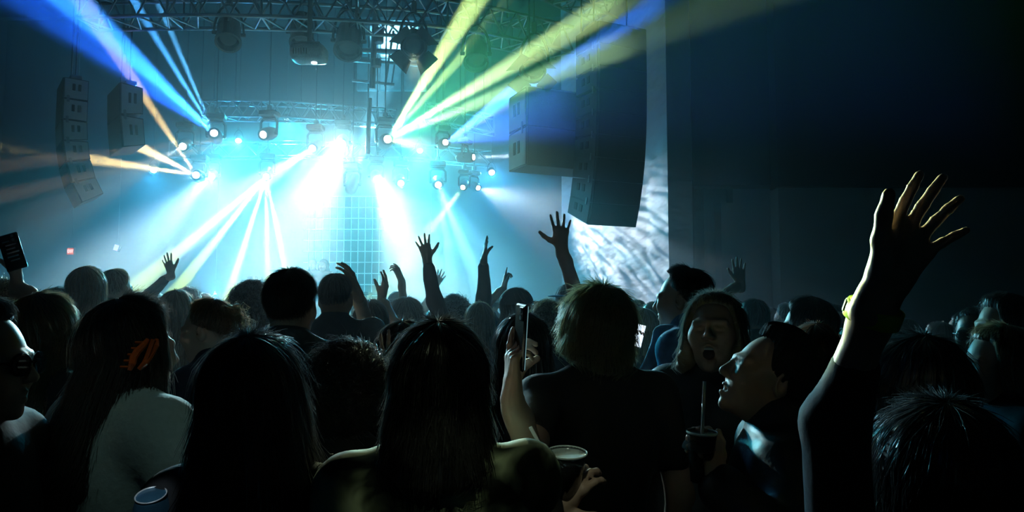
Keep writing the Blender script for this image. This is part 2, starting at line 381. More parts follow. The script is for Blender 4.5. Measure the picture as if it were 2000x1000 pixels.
# ------------------------------------------------------------------ theatre lamps and added fill washes
def par_can(px, py, Y, aim, label, size=1.0, doors=False, glow=None, beams=(), m=None, tone=None):
    c = P(px, py, Y); d = (Vector(aim) - c).normalized(); S = size; m = m or m_bk_metal
    t = empty('theatre_lamp' if not beams else 'added_wash_light', c)
    x = d.cross(Vector((0, 0, 1))).normalized() if abs(d.z) < .95 else Vector((1, 0, 0)); u = x.cross(d)
    MB().lathe([(.06 * S, -.24 * S), (.11 * S, -.2 * S), (.13 * S, -.1 * S), (.13 * S, .12 * S), (.145 * S, .13 * S), (.145 * S, .16 * S), (.12 * S, .16 * S), (.12 * S, .06 * S)], (0, 0, 0), d, 22).build('can', m, t, sm=False)
    MB().lathe([(.12 * S, .1 * S), (.07 * S, .115 * S), (0, .12 * S)], (0, 0, 0), d, 22).build('lens', lensmat(tone or COOL, glow) if glow else mat('dark_glass', (.02, .03, .035), .08), t, sm=True)
    yk = MB(); up = Vector((0, 0, 1))
    ring = [x * .16 * S * math.cos(a) + up * (.34 * S * math.sin(a)) for a in [math.pi * i / 10 for i in range(11)]]
    yk.tube(ring, .014 * S, 6)
    for sg in (-1, 1): yk.tube([x * sg * .12 * S, x * sg * .18 * S], .022 * S, 8)
    yk.build('yoke', m, t)
    MB().box((0, 0, .4 * S), (.06, .07, .12 * S), None, .008).tube([(0, 0, .45 * S), (0, 0, ZC - c.z)], .009, 6).build('hook_clamp', m_steel, t)
    if doors:
        for k in range(4):
            a = math.pi / 4 + k * math.pi / 2; r = x * math.cos(a) + u * math.sin(a); tt = d.cross(r).normalized()
            mb = MB(); p0 = d * .165 * S + r * .13 * S; p1 = d * .29 * S + r * .24 * S
            e = r.cross(tt) * .004
            q = [p0 - tt * .09 * S, p0 + tt * .09 * S, p1 + tt * .13 * S, p1 - tt * .13 * S]
            mb.v = [v + e for v in q] + [v - e for v in q]; mb.f = [(0, 1, 2, 3), (7, 6, 5, 4), (0, 4, 5, 1), (1, 5, 6, 2), (2, 6, 7, 3), (3, 7, 4, 0)]
            mb.build('barn_door', m, t)
    for b in beams: spot(t, c + d * .17 * S, b[0], b[1], b[2], b[3], b[4], .05)
    tag(t, label, 'stage light', 'theatre lamps on the near truss' if not beams else 'added fill wash lights over the stage')
    return t
par_can(447, 66, 8.8, P(440, 150, 8.4), 'dark theatre lamp nearest the blue beams, hung under the near truss', 1.1)
par_can(590, 62, 9.2, P(590, 160, 9.0), 'dark theatre lamp hanging just behind the projector', 1.15)
par_can(681, 80, 9.0, P(672, 170, 8.6), 'large dark theatre lamp beside the pale ceiling panel', 1.25)
tl = par_can(808, 84, 8.8, P(812, 300, 6), 'theatre lamp with open barn doors lit green from below', 1.15, True)
spot(tl, P(808, 84, 8.8) + (P(812, 300, 6) - P(808, 84, 8.8)).normalized() * .42, P(850, 930, 1.4), 1500, 2.4, (.85, 1, .6), .8, .05)  # beam added to a dark lamp to light the near shoulders
par_can(930, 105, 8.8, P(930, 190, 8.4), 'theatre lamp crossed by the lime beams', 1.1)
par_can(1043, 126, 8.6, P(1030, 190, 8.0), 'green lit theatre lamp with barn doors above the subwoofers', 1.15, True)
KW = .105   # overall power of the added washes
TEAL, AQUA = (.02, .5, .75), (.05, .66, .8)
def W(px, py, Y, tx, ty, tY, pw, half, co, label):  # added lamps standing in for glow scattered through the haze
    par_can(px, py, Y, P(tx, ty, tY), label, .55, glow=3, tone=co, beams=[(P(tx, ty, tY), pw * KW, half, co, 1.0)])
W(466, 272, 14.2, 430, 600, 10, 26000, 38, TEAL, 'added fill wash light between the blue and amber beam lights')
W(560, 232, 15.5, 560, 560, 12, 30000, 42, TEAL, 'added fill wash light above the white sweep of glare')
W(820, 292, 14.6, 830, 600, 10, 30000, 40, AQUA, 'added fill wash light between the lime and violet beam lights')
W(960, 335, 14.2, 1010, 600, 9, 9000, 38, (.05, .38, .85), 'added fill wash light close to the wing wall')
W(300, 330, 14.4, 300, 600, 11, 8000, 32, (.04, .34, .7), 'added fill wash light out beyond the gold beam light')
W(610, 590, 16.4, 600, 0, 15, 16000, 60, TEAL, 'added floor wash light behind the performers turned up to the ceiling')  # added uplights that lift the ceiling and rear wall
W(840, 590, 16.4, 800, 0, 15, 14000, 60, TEAL, 'added floor wash light at stage rear near the cyan beams turned up to the ceiling')
W(420, 590, 16.4, 430, 0, 14, 12000, 60, (.04, .3, .75), 'added floor wash light at stage rear below the blue beam light turned up')

# unseen lamp added over the heads of the crowd, behind the viewpoint: throws mottled light on shoulders
tl = empty('theatre_lamp', (-.35, -1.2, 5.6))
MB().lathe([(.06, -.24), (.11, -.2), (.13, -.1), (.13, .12), (.145, .13), (.145, .16), (.12, .16), (.12, .06)], (0, 0, 0), (0, .45, -.9), 22).build('can', m_bk_metal, tl)
MB().tube([(0, -.05, .1), (0, -.1, ZC - 5.6)], .012, 6).build('hanging_pole', m_steel, tl)
tag(tl, 'unseen theatre lamp added over the audience behind the viewpoint', 'stage light')
q0 = Vector((-.35, -1.12, 5.4)); gb = dict(scale=(60, 44, 1), rot=.4, lo=.42, hi=.62, dark=.05)
spot(tl, q0, P(868, 1010, 1.30), 75, 2.6, (.8, 1, .62), .7, .01, gb); spot(tl, q0, P(310, 900, 1.75), 40, 2.6, (.55, .95, .85), .8, .02)

spot(tl, q0, P(1107, 905, 1.5), 90, 1.3, (.8, 1, .75), .6, .01); spot(tl, q0, P(295, 975, 1.36), 240, .6, (.7, .9, 1), .6, .01)  # narrow beams added to brighten the cup and the can

# ------------------------------------------------------------------ projector with its thin light
def projector():
    c = P(604, 108, 8.3); t = empty('ceiling_projector', c)
    m = mat('projector_shell', (.42, .45, .47), .35, noise=.5, scale=60, bump=.3)
    mb = MB(); n = 28; prof = [(.0, -.085, .0), (.13, -.085, .09), (.19, -.07, .135), (.205, -.03, .15), (.21, .03, .155), (.205, .075, .15), (.18, .1, .13), (0, .1, 0)]
    rings = []
    for rx, z, ry in prof:
        r = []
        for k in range(n):
            a = 2 * math.pi * k / n; ca, sa = math.cos(a), math.sin(a)
            e = .45
            r.append(len(mb.v)); mb.v.append(Vector((rx * math.copysign(abs(ca) ** e, ca), ry * math.copysign(abs(sa) ** e, sa), z)))
        rings.append(r)
    for a, b in zip(rings, rings[1:]):
        for k in range(n): mb.f.append((a[k], a[(k + 1) % n], b[(k + 1) % n], b[k]))
    mb.build('housing', m, t, sm=True)
    MB().box((0, .0, .115), (.3, .22, .03), None, .008).build('mounting_plate', m_bk_metal, t)
    MB().tube([(0, 0, .12), (0, 0, ZC - c.z)], .028, 12).build('ceiling_pole', m_bk_metal, t, sm=True)
    MB().lathe([(.035, -.084), (.035, -.1), (.028, -.1), (.02, -.094), (0, -.092)], (.06, 0, 0), (0, 0, 1), 16).build('lens', lensmat(CYAN, 2), t)
    for k in range(6): MB().box((-.14 + k * .03, -.155, 0), (.012, .006, .07)).build('vent', m_bk_metal, t)
    p = c + Vector((.07, 0, -.11)); spot(t, p, p + Vector((0, .1, -2)), 26000, .6, (.5, .9, 1), .5, .02)
    tag(t, 'pale rounded projector hanging from the ceiling under the near truss', 'projector')
projector()

# ------------------------------------------------------------------ flown loudspeakers
m_box = mat('speaker_paint', (.05, .06, .07), .6, noise=.2, scale=30, bump=.15)
m_grille = mat('speaker_grille', (.03, .036, .042), .65, .2, noise=.3, scale=180, bump=.4)
m_side = mat('speaker_side', (.36, .38, .4), .5, noise=.12, scale=6)
def flown(name, corner, yaw, n, w, dep, h, angles, label, side=-1, grp='flown loudspeakers', sm_=None):
    sm_ = sm_ or m_side
    """a hang of n cabinets; corner = near top edge point on the pale side; angles = tilt of each cabinet (degrees, front down)"""
    t = empty(name, corner, yaw)
    up = Matrix.Identity(3); pos = Vector((0, 0, 0))       # local: x along the front, +y to the rear, z up; pos = top front corner
    for i in range(n):
        a = math.radians(angles[i]); R = Matrix.Rotation(a, 3, 'X')
        ctr = pos + R @ Vector((-side * w / 2, dep / 2, -h / 2))
        cb = MB()
        fh, bh = h * .992, h * (.97 if angles[i] == 0 else .82)
        q = [(-w / 2, -dep / 2, -fh / 2), (w / 2, -dep / 2, -fh / 2), (w / 2, -dep / 2, fh / 2), (-w / 2, -dep / 2, fh / 2),
             (-w / 2, dep / 2, -bh / 2), (w / 2, dep / 2, -bh / 2), (w / 2, dep / 2, bh / 2), (-w / 2, dep / 2, bh / 2)]
        cb.v = [ctr + R @ Vector(v) for v in q]
        cb.f = [(0, 1, 2, 3), (5, 4, 7, 6), (4, 0, 3, 7), (1, 5, 6, 2), (3, 2, 6, 7), (4, 5, 1, 0)]
        cab = cb.build('cabinet', m_box, t)
        MB().box(ctr + R @ Vector((0, -dep / 2 - .006, 0)), (w * .96, .016, fh * .985), R, .002).build('grille', m_grille, cab)
        sp = MB(); sx = side * (w / 2 + .004)
        sp.v = [ctr + R @ Vector((sx + e * .006, yy * dep * .47, zz * .46 * (fh if yy < 0 else bh))) for e in (-1, 1) for yy, zz in ((-1, -1), (1, -1), (1, 1), (-1, 1))]
        sp.f = [(0, 1, 2, 3), (7, 6, 5, 4), (0, 4, 5, 1), (1, 5, 6, 2), (2, 6, 7, 3), (3, 7, 4, 0)]
        sp.build('side_panel', sm_, cab, 'pale side panel' if sm_ is m_side else None)
        for yy in (-.1, .14):
            MB().box(ctr + R @ Vector((sx + side * .006, yy * dep, .02)), (.012, dep * .12, h * .32), R, .003).build('handle_slot', m_black, cab, 'dark handle slot')
        if i:
            MB().box(ctr + R @ Vector((sx + side * .008, -.32 * dep, h / 2)), (.02, .03, h * .3), R).build('rigging_link', m_steel, cab)
        pos = pos + R @ Vector((0, 0, -h))
    for fx in (.15, .85):
        MB().tube([(-side * w * fx, dep * .5, -.02), (-side * w * fx, dep * .5, ZC - corner[2] - .01)], .012, 6).build('chain', m_steel, t)
    MB().box((-side * w / 2, dep * .5, .03), (w * .9, dep * .5, .06), None, .01).build('fly_bar', m_steel, t)
    tag(t, label, 'loudspeaker', grp)
    return t
c0 = P(1028, 172, 8.3); c0.z = 4.28
flown('subwoofer_stack', c0, math.radians(24), 2, 1.05, .5, .47, [0, 0], 'flown subwoofers with a blue lit side beside the curved speaker column')
c1 = P(1168, 40, 8.0)
flown('line_array_speaker', c1, math.radians(24), 9, .66, .52, .262, [0, 0, 1, 2, 4, 7, 11, 15, 20], 'large dark curved speaker column hanging before the white wing wall', sm_=m_box)
c2 = P(126, 150, 8.6)
flown('line_array_speaker', c2, math.radians(-52), 6, .66, .26, .262, [0, 0, 4, 9, 16, 26], 'thin curved speaker column lit gold at its lower tip', side=1)
c3 = P(236, 160, 9.4)
flown('subwoofer_stack', c3, math.radians(-50), 2, .8, .27, .44, [2, 6], 'pale speaker box hanging where gold and blue beams cross', side=1)

# ------------------------------------------------------------------ lattice behind the performers, DJ desk
def lattice():
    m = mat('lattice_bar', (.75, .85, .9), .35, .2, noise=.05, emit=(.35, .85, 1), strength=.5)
    Yl = 15.2; a, b = P(600, 600, Yl), P(742, 384, Yl); t = empty('stage_lattice', ((a.x + b.x) / 2, Yl, 1.0)); o = t.location
    nx, nz = 10, 10
    z0 = 1.02; zt = b.z
    for i in range(nx + 1):
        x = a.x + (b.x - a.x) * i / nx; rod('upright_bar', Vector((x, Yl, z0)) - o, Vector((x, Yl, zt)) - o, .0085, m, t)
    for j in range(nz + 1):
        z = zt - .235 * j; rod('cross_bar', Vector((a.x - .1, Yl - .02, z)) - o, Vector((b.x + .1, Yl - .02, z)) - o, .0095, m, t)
    tag(t, 'glowing square lattice of thin bars behind the performers', 'lattice')
lattice()
def desk():
    c = P(622, 600, 13.3); t = empty('dj_desk', (c.x, 13.3, 1.0))
    m = mat('desk_cloth', (.015, .02, .025), .7)
    MB().box((0, 0, .93), (2.0, .7, .05), None, .01).build('desktop', m, t)
    MB().box((0, -.33, .45), (1.9, .03, .9), None, .005).build('front_panel', m, t)
    for sx in (-.9, .9):
        for sy in (-.25, .3): MB().tube([(sx, sy, 0), (sx, sy, .91)], .03, 8).build('leg', m_bk_metal, t)
    tag(t, 'black performance desk on the stage in front of the two performers', 'desk')
desk()

# ------------------------------------------------------------------ signs on the far side wall
def exit_sign():
    c = P(139, 491, 15.4); t = empty('exit_sign', c, .0)
    red = mat('sign_red', (.5, .05, .03), .4, noise=.05, emit=(1, .14, .07), strength=1.1)
    MB().box((0, 0, 0), (.15, .05, .145), None, .01).build('sign_box', red, t)
    fr = MB()
    for z in (-.075, .075): fr.box((0, -.02, z), (.17, .035, .012))
    for x in (-.078, .078): fr.box((x, -.02, 0), (.012, .035, .15))
    fr.build('sign_frame', mat('sign_frame', (.4, .06, .05), .5), t)
    cu = bpy.data.curves.new('lettering', 'FONT'); cu.body = 'EXIT'; cu.size = .075; cu.align_x = 'CENTER'; cu.align_y = 'CENTER'; cu.extrude = .004
    cu.materials.append(mat('sign_letters', (.9, .9, .85), .4, noise=0, emit=(1, .85, .8), strength=1.6))
    tmp = bpy.data.objects.new('lettering_curve', cu); COL.objects.link(tmp); bpy.context.view_layer.update()
    me = bpy.data.meshes.new_from_object(tmp.evaluated_get(bpy.context.evaluated_depsgraph_get())); bpy.data.objects.remove(tmp)
    o = link('lettering', me, None, t); o.location = (0, -.03, 0); o.rotation_euler = (math.pi / 2, 0, 0)
    o.scale = (.82, 1.3, 1)
    o['label'] = 'pale EXIT letters'
    MB().tube([(0, 0, .07), (0, 0, ZC - c.z)], .01, 6).build('hanger', m_steel, t)
    tag(t, 'small red exit sign over the far crowd', 'sign')
exit_sign()
def uv_lamp():
    c = P(227, 484, 15.4); t = empty('violet_wall_lamp', c)
    MB().box((0, .05, 0), (.12, .08, .15), Matrix.Rotation(.3, 3, 'Y'), .015).build('housing', m_bk_metal, t)
    MB().box((0, -.005, .0), (.1, .02, .13), Matrix.Rotation(.3, 3, 'Y'), .006).build('diffuser', mat('violet_glow', (.5, .4, .8), .4, noise=0, emit=(.4, .3, 1), strength=1.6), t)
    MB().tube([(0, .06, .06), (0, .06, ZC - c.z)], .01, 6).build('hanger', m_steel, t)
    tag(t, 'small tilted violet lamp glowing through the haze beside the exit sign', 'lamp')
uv_lamp()
# ------------------------------------------------------------------ implicit surfaces for bodies
class SDF:
    def __init__(s): s.p = []
    def cone(s, a, b, ra, rb, k=.02, op=1):
        a = np.array(a, np.float32); b = np.array(b, np.float32); r = max(ra, rb)
        s.p.append((0, a, b, ra, rb, k, op, np.minimum(a, b) - r, np.maximum(a, b) + r)); return s
    def ell(s, c, r, k=.02, op=1, R=None):
        c = np.array(c, np.float32); r = np.array(r, np.float32); m = r.max() if R is not None else r
        s.p.append((1, c, r, R, None, k, op, c - m, c + m)); return s
    def mesh(s, h, lo=None, hi=None):
        L = np.min([q[7] for q in s.p if q[6] > 0], axis=0) - 2.5 * h; U = np.max([q[8] for q in s.p if q[6] > 0], axis=0) + 2.5 * h
        if lo is not None: L = np.maximum(L, lo); U = np.minimum(U, hi)
        n = np.ceil((U - L) / h).astype(int) + 1
        ax = [L[i] + h * np.arange(n[i], dtype=np.float32) for i in range(3)]
        D = np.full(n, .5, np.float32)
        for q in s.p:
            typ, A, Bq, ra, rb, k, op, bl, bh = q
            mg = k + 2.5 * h
            i0 = np.clip(np.floor((bl - mg - L) / h).astype(int), 0, n); i1 = np.clip(np.ceil((bh + mg - L) / h).astype(int) + 1, 0, n)
            if (i1 <= i0).any(): continue
            X = ax[0][i0[0]:i1[0]][:, None, None]; Y = ax[1][i0[1]:i1[1]][None, :, None]; Z = ax[2][i0[2]:i1[2]][None, None, :]
            if typ == 0:
                ba = Bq - A; l2 = max(float(ba @ ba), 1e-9)
                px, py, pz = X - A[0], Y - A[1], Z - A[2]
                t = np.clip((px * ba[0] + py * ba[1] + pz * ba[2]) / l2, 0, 1)
                d = np.sqrt((px - t * ba[0]) ** 2 + (py - t * ba[1]) ** 2 + (pz - t * ba[2]) ** 2) - (ra + (rb - ra) * t)
            else:
                px, py, pz = X - A[0], Y - A[1], Z - A[2]
                if ra is not None:
                    M = ra
                    px, py, pz = M[0][0] * px + M[1][0] * py + M[2][0] * pz, M[0][1] * px + M[1][1] * py + M[2][1] * pz, M[0][2] * px + M[1][2] * py + M[2][2] * pz
                k0 = np.sqrt((px / Bq[0]) ** 2 + (py / Bq[1]) ** 2 + (pz / Bq[2]) ** 2)
                k1 = np.sqrt((px / Bq[0] ** 2) ** 2 + (py / Bq[1] ** 2) ** 2 + (pz / Bq[2] ** 2) ** 2) + 1e-6
                d = k0 * (k0 - 1) / k1
            S = D[i0[0]:i1[0], i0[1]:i1[1], i0[2]:i1[2]]
            if op > 0:
                hh = np.maximum(k - np.abs(S - d), 0) / k
                S[...] = np.minimum(S, d) - hh * hh * k * .25
            else:
                hh = np.maximum(k - np.abs(S + d), 0) / k
                S[...] = np.maximum(S, -d) + hh * hh * k * .25
        return surface_nets(D, L, h)
def surface_nets(D, L, h):
    I = D < 0; n = np.array(D.shape) - 1
    cnt = np.zeros(n, np.int8); 
    for dx in (0, 1):
        for dy in (0, 1):
            for dz in (0, 1): cnt += I[dx:n[0] + dx, dy:n[1] + dy, dz:n[2] + dz]
    act = (cnt > 0) & (cnt < 8)
    ci = np.argwhere(act)
    if len(ci) == 0: return np.zeros((0, 3)), np.zeros((0, 4), int)
    idx = np.full(n, -1, np.int64); idx[act] = np.arange(len(ci))
    acc = np.zeros((len(ci), 3)); num = np.zeros(len(ci))
    corners = [(a, b, c) for a in (0, 1) for b in (0, 1) for c in (0, 1)]
    val = {c: D[ci[:, 0] + c[0], ci[:, 1] + c[1], ci[:, 2] + c[2]] for c in corners}
    for c in corners:
        for a in range(3):
            if c[a]: continue
            e = list(c); e[a] = 1; e = tuple(e)
            v0, v1 = val[c], val[e]; m = (v0 < 0) != (v1 < 0)
            t = np.where(m, v0 / np.where(m, v0 - v1, 1), 0)
            p = np.repeat(np.array(c, float)[None], len(ci), 0); p[:, a] += t
            acc += p * m[:, None]; num += m
    V = L + h * (ci + acc / num[:, None])
    F = []
    for a in range(3):
        b, c = (a + 1) % 3, (a + 2) % 3
        sl0 = [slice(None)] * 3; sl1 = [slice(None)] * 3; sl0[a] = slice(0, -1); sl1[a] = slice(1, None)
        A0 = I[tuple(sl0)]; A1 = I[tuple(sl1)]
        ed = np.argwhere(A0 != A1)
        ok = (ed[:, b] > 0) & (ed[:, c] > 0) & (ed[:, b] < n[b]) & (ed[:, c] < n[c]); ed = ed[ok]
        s0 = A0[ed[:, 0], ed[:, 1], ed[:, 2]]
        def cell(db, dc):
            q = ed.copy(); q[:, b] -= db; q[:, c] -= dc; return idx[q[:, 0], q[:, 1], q[:, 2]]
        q = np.stack([cell(0, 0), cell(1, 0), cell(1, 1), cell(0, 1)], 1)
        q[s0] = q[s0]; q[~s0] = q[~s0][:, ::-1]
        F.append(q)
    F = np.concatenate(F); F = F[(F >= 0).all(1)]
    return V, F
def join(parts):
    V, F, o = [], [], 0
    for v, f in parts:
        if len(v) == 0: continue
        V.append(v); F.append(f + o); o += len(v)
    return np.concatenate(V), np.concatenate(F)
def rotm(yaw=0, pitch=0, roll=0):
    """degrees; yaw turns left (seen from above, counter-clockwise), pitch lifts the chin, roll tips the head to its right"""
    return np.array(Matrix.Rotation(math.radians(yaw), 3, 'Z') @ Matrix.Rotation(math.radians(pitch), 3, 'X') @ Matrix.Rotation(math.radians(roll), 3, 'Y'))

# ------------------------------------------------------------------ heads
def head_mesh(h, open_mouth=0.0, neck_to=None, fat=1.0, squint=False, nk=1.0):
    S = SDF()
    S.ell((0, -.012, .03), (.074, .093, .085), .02)
    S.ell((0, .028, -.025), (.062 * fat, .062, .08), .03)
    S.ell((0, .035, -.072 - .012 * open_mouth), (.046 * fat, .045, .038), .03)
    S.ell((0, .074, -.098 - .018 * open_mouth), (.017, .015, .015), .022)
    for s in (-1, 1):
        S.ell((s * .04, .058, -.02), (.028, .03, .03), .03)
        S.cone((s * .012, .088, .018), (s * .045, .075, .02), .010, .009, .014)
    S.cone((0, .09, .012), (0, .108, -.026), .0065, .0115, .013)
    for s in (-1, 1): S.ell((s * .0115, .099, -.031), (.0085, .010, .008), .008)
    for s in (-1, 1): S.ell((s * .031, .1, .0), (.018, .013, .0105), .012, -1)
    if not squint:
        for s in (-1, 1): S.ell((s * .031, .079, .0), (.0125, .0125, .0115), .003)
    else:
        for s in (-1, 1): S.cone((s * .02, .087, .0), (s * .043, .082, -.002), .007, .006, .006)
    ul = -.057; ll = -.070 - .03 * open_mouth
    S.cone((-.02, .083, ul - .003), (0, .092, ul), .0055, .0065, .006).cone((.02, .083, ul - .003), (0, .092, ul), .0055, .0065, .006)
    S.cone((-.017, .082, ll), (0, .090, ll - .001), .006, .0075, .006).cone((.017, .082, ll), (0, .090, ll - .001), .006, .0075, .006)
    S.ell((0, .1, (ul + ll) / 2 + .001), (.021, .03 if open_mouth else .012, .0025 + .02 * open_mouth), .004, -1)
    for s in (-1, 1):
        R = rotm(-s * 22)
        S.ell((s * .077, -.012, -.004), (.008, .019, .031), .008, 1, R)
        S.ell((s * .083, -.009, .0), (.006, .010, .017), .006, -1, R)
    nt = np.array(neck_to if neck_to is not None else (0, -.045, -.22))
    S.cone((0, -.022, -.05), nt, .054 * nk, .05 * nk, .035)
    return S.mesh(h)

# ------------------------------------------------------------------ hands: wrist at the origin, fingers +z, palm normal +y, thumb +x
def hand_sdf(S, w, zdir, palm, right, fingers, thumb, sc_=1.0):
    z = Vector(zdir).normalized(); n = Vector(palm); n = (n - z * n.dot(z)).normalized()
    x = z.cross(n) if right else n.cross(z)      # thumb side
    def T(p): return np.array(Vector(w) + (x * p[0] + n * p[1] + z * p[2]) * sc_)
    kx = (.031, .0105, -.0105, -.029); kz = (.091, .095, .089, .079); ln = (.074, .082, .076, .059); rr = (.0088, .0092, .0088, .0076)
    S.cone(T((.008, 0, -.035)), T((.012, 0, .03)), .021 * sc_, .018 * sc_, .012); S.cone(T((-.008, 0, -.035)), T((-.012, 0, .03)), .021 * sc_, .017 * sc_, .012)
    for i in range(4):
        S.cone(T((kx[i] * .45, .002, .02)), T((kx[i], 0, kz[i])), .0155 * sc_, .0112 * sc_, .012)
    S.cone(T((.02, .008, .02)), T((.03, .008, .06)), .016 * sc_, .012 * sc_, .012)
    for i in range(4):
        sp, cu = fingers[i]; a = math.radians(sp); p = np.array((kx[i], 0, kz[i])); b = 0
        rad = rr[i]
        for j, fr in enumerate((.44, .31, .25)):
            b += math.radians(cu) * (.75, 1.0, .7)[j]
            d = np.array((math.sin(a) * math.cos(b), math.sin(b), math.cos(a) * math.cos(b)))
            q = p + d * ln[i] * fr
            S.cone(T(p), T(q), rad * sc_, rad * .9 * sc_, .0035 if j else .008); p = q; rad *= .9
    ta, tc = math.radians(thumb[0]), math.radians(thumb[1]); p = np.array((.02, .008, .022)); rad = .0145
    for j, l_ in enumerate((.042, .034, .028)):
        aa = ta * (1, .85, .7)[j]; cc = tc * (.6, 1, 1.4)[j]
        d = np.array((math.sin(aa) * math.cos(cc), math.sin(cc), math.cos(aa) * math.cos(cc)))
        q = p + d * l_; S.cone(T(p), T(q), rad * sc_, rad * .84 * sc_, .008); p = q; rad *= .84
    return T
OPEN = [(9, 6), (2, 4), (-5, 6), (-14, 8)]; RELAX = [(5, 22), (1, 26), (-3, 30), (-8, 34)]; SPREAD = [(14, 2), (4, 0), (-7, 2), (-20, 4)]
GRIP = [(3, 52), (1, 55), (-1, 58), (-4, 60)]; POINT = [(4, 4), (1, 62), (-2, 66), (-5, 68)]; FLAT = [(2, 3), (0, 2), (-1, 3), (-3, 5)]

# ------------------------------------------------------------------ hair
def vnoise(a, b, seed):
    r = np.random.RandomState(seed); v = 0
    for i in range(5):
        f1, f2, p1 = r.uniform(.7, 1.6) * 2 ** (i * .7), r.uniform(.7, 1.6) * 2 ** (i * .5), r.uniform(0, 6.28)
        v = v + np.sin(np.round(f1 * 2) * a + f2 * b * 3 + p1) / (i + 1.5)
    return v * .5
def hair_surface(st, seed):
    """returns H(phi, s, off): a hair surface round the head. phi 0 = face, s 0 crown .. 1 tips"""
    t = st.get('thick', .018); L = st.get('len', .0); fl = st.get('flare', .1); fr = math.radians(st.get('front', 62)); hl = math.radians(st.get('hairline', 62))
    side = math.radians(st.get('side', 100)); wav = st.get('wave', 0.0); back = st.get('back', 0.0); lump = st.get('lump', .05); vol = st.get('vol', 0.0)
    c = np.array((0, -.012, .03)); r0 = np.array((.074, .093, .085))
    tilt = math.radians(st.get('tilt', 14)); ct, stn = math.cos(tilt), math.sin(tilt)
    gap = math.radians(st.get('gap', 0))
    def H(phi, s, off=0.0):
        phi = np.asarray(phi, float); s = np.asarray(s, float)
        ap = np.abs((phi + np.pi) % (2 * np.pi) - np.pi)
        w = 1 / (1 + np.exp(-(ap - fr) / .09))                      # 0 at the face, 1 at sides and back
        bk = np.clip((ap - 1.4) / 1.2, 0, 1)
        thm = hl * (1 - w) + (side + (math.radians(st.get('nape', 112)) - side) * bk) * w
        Lh = L * w * (1 + st.get('taper', 0.0) * (bk - .5))
        arc = thm * .105; tot = arc + Lh
        l = s * tot; th = np.minimum(l, arc) / .105; hang = np.maximum(l - arc, 0)
        tt = t * (1 - .75 * np.clip((s - .8) / .2, 0, 1) * (1 - w * min(1, L / .05 + (.5 if t > .03 else 0)))) + vol * np.sin(np.clip(th, 0, np.pi)) * (.4 + .6 * w)
        tt = tt * (1 - st.get('fade', 0) * np.clip((th - .9) / .6, 0, 1) * (1 - .5 * bk)); tt = tt * (1 + lump * 2 * vnoise(phi, th, seed)) + off
        R = r0 + tt[..., None]
        d = np.stack([np.sin(th) * np.sin(phi), np.sin(th) * np.cos(phi), np.cos(th)], -1)
        y, z = d[..., 1] * ct - d[..., 2] * stn, d[..., 1] * stn + d[..., 2] * ct
        d = np.stack([d[..., 0], y, z], -1)
        p = c + R * d
        if L > 0:
            o2 = np.stack([np.sin(phi), np.cos(phi) * .8], -1)
            ff = fl * hang + wav * np.sin(hang * 38 + np.sin(phi * 3 + seed) * 2) * np.clip(hang * 8, 0, 1) + lump * .25 * vnoise(phi * 1.0, hang * 5, seed + 3) * np.clip(hang * 6, 0, 1)
            tip = np.clip((hang - Lh * .82) / (Lh * .18 + 1e-6), 0, 1) * (Lh > .02)
            ff = ff - tip ** 2 * st.get('tip', .035)
            p = p + np.concatenate([o2 * ff[..., None], -hang[..., None]], -1)
            p[..., 1] -= back * hang * np.clip((ap - 1.2) / .8, 0, 1)
            p[..., 0] += st.get('lean', 0.0) * hang
        return p
    return H
def hair_mesh(st, seed, fine):
    H = hair_surface(st, seed); nphi = 96 if fine else 48; ns = 36 if fine else 18
    ph = np.linspace(-np.pi, np.pi, nphi, endpoint=False); ss = np.linspace(0.002, 1, ns)
    PH, SS = np.meshgrid(ph, ss, indexing='ij'); V = H(PH, SS)
    rng = np.random.RandomState(seed)
    ridge = st.get('ridge', .0035) * (np.sin(PH * 31 + 2 * np.sin(SS * 4 + seed)) + .6 * np.sin(PH * 53 + SS * 3)) * np.clip(SS * 2, 0, 1)
    if st.get('curl'):
        ridge = st['curl'] * (np.sin(PH * 17 + SS * 9) * np.sin(SS * 34 + 3 * np.sin(PH * 5)) + .5 * np.sin(PH * 29) * np.sin(SS * 57 + PH * 3))
    V = H(PH, SS, ridge)
    inner = V[:, -1].mean(0) * .25 + V[:, -1] * .75
    G = np.arange(nphi * ns).reshape(nphi, ns); G2 = np.roll(G, -1, 0)
    F = [np.stack([G[:, :-1], G[:, 1:], G2[:, 1:], G2[:, :-1]], -1).reshape(-1, 4)]
    verts = V.reshape(-1, 3); n0 = len(verts)
    ctr = V[:, -1].mean(0); 
    if st.get('len', 0) > .02:
        inn = ctr * .6 + V[:, -1] * .4; verts = np.concatenate([verts, inn, ctr[None]])
        I = np.arange(nphi) + n0; I2 = np.roll(I, -1)
        F.append(np.stack([G[:, -1], I, I2, G2[:, -1]], -1)); F.append(np.stack([I, np.full(nphi, n0 + nphi), np.full(nphi, n0 + nphi), I2], -1)[:, [0, 1, 3]])
    return verts, F
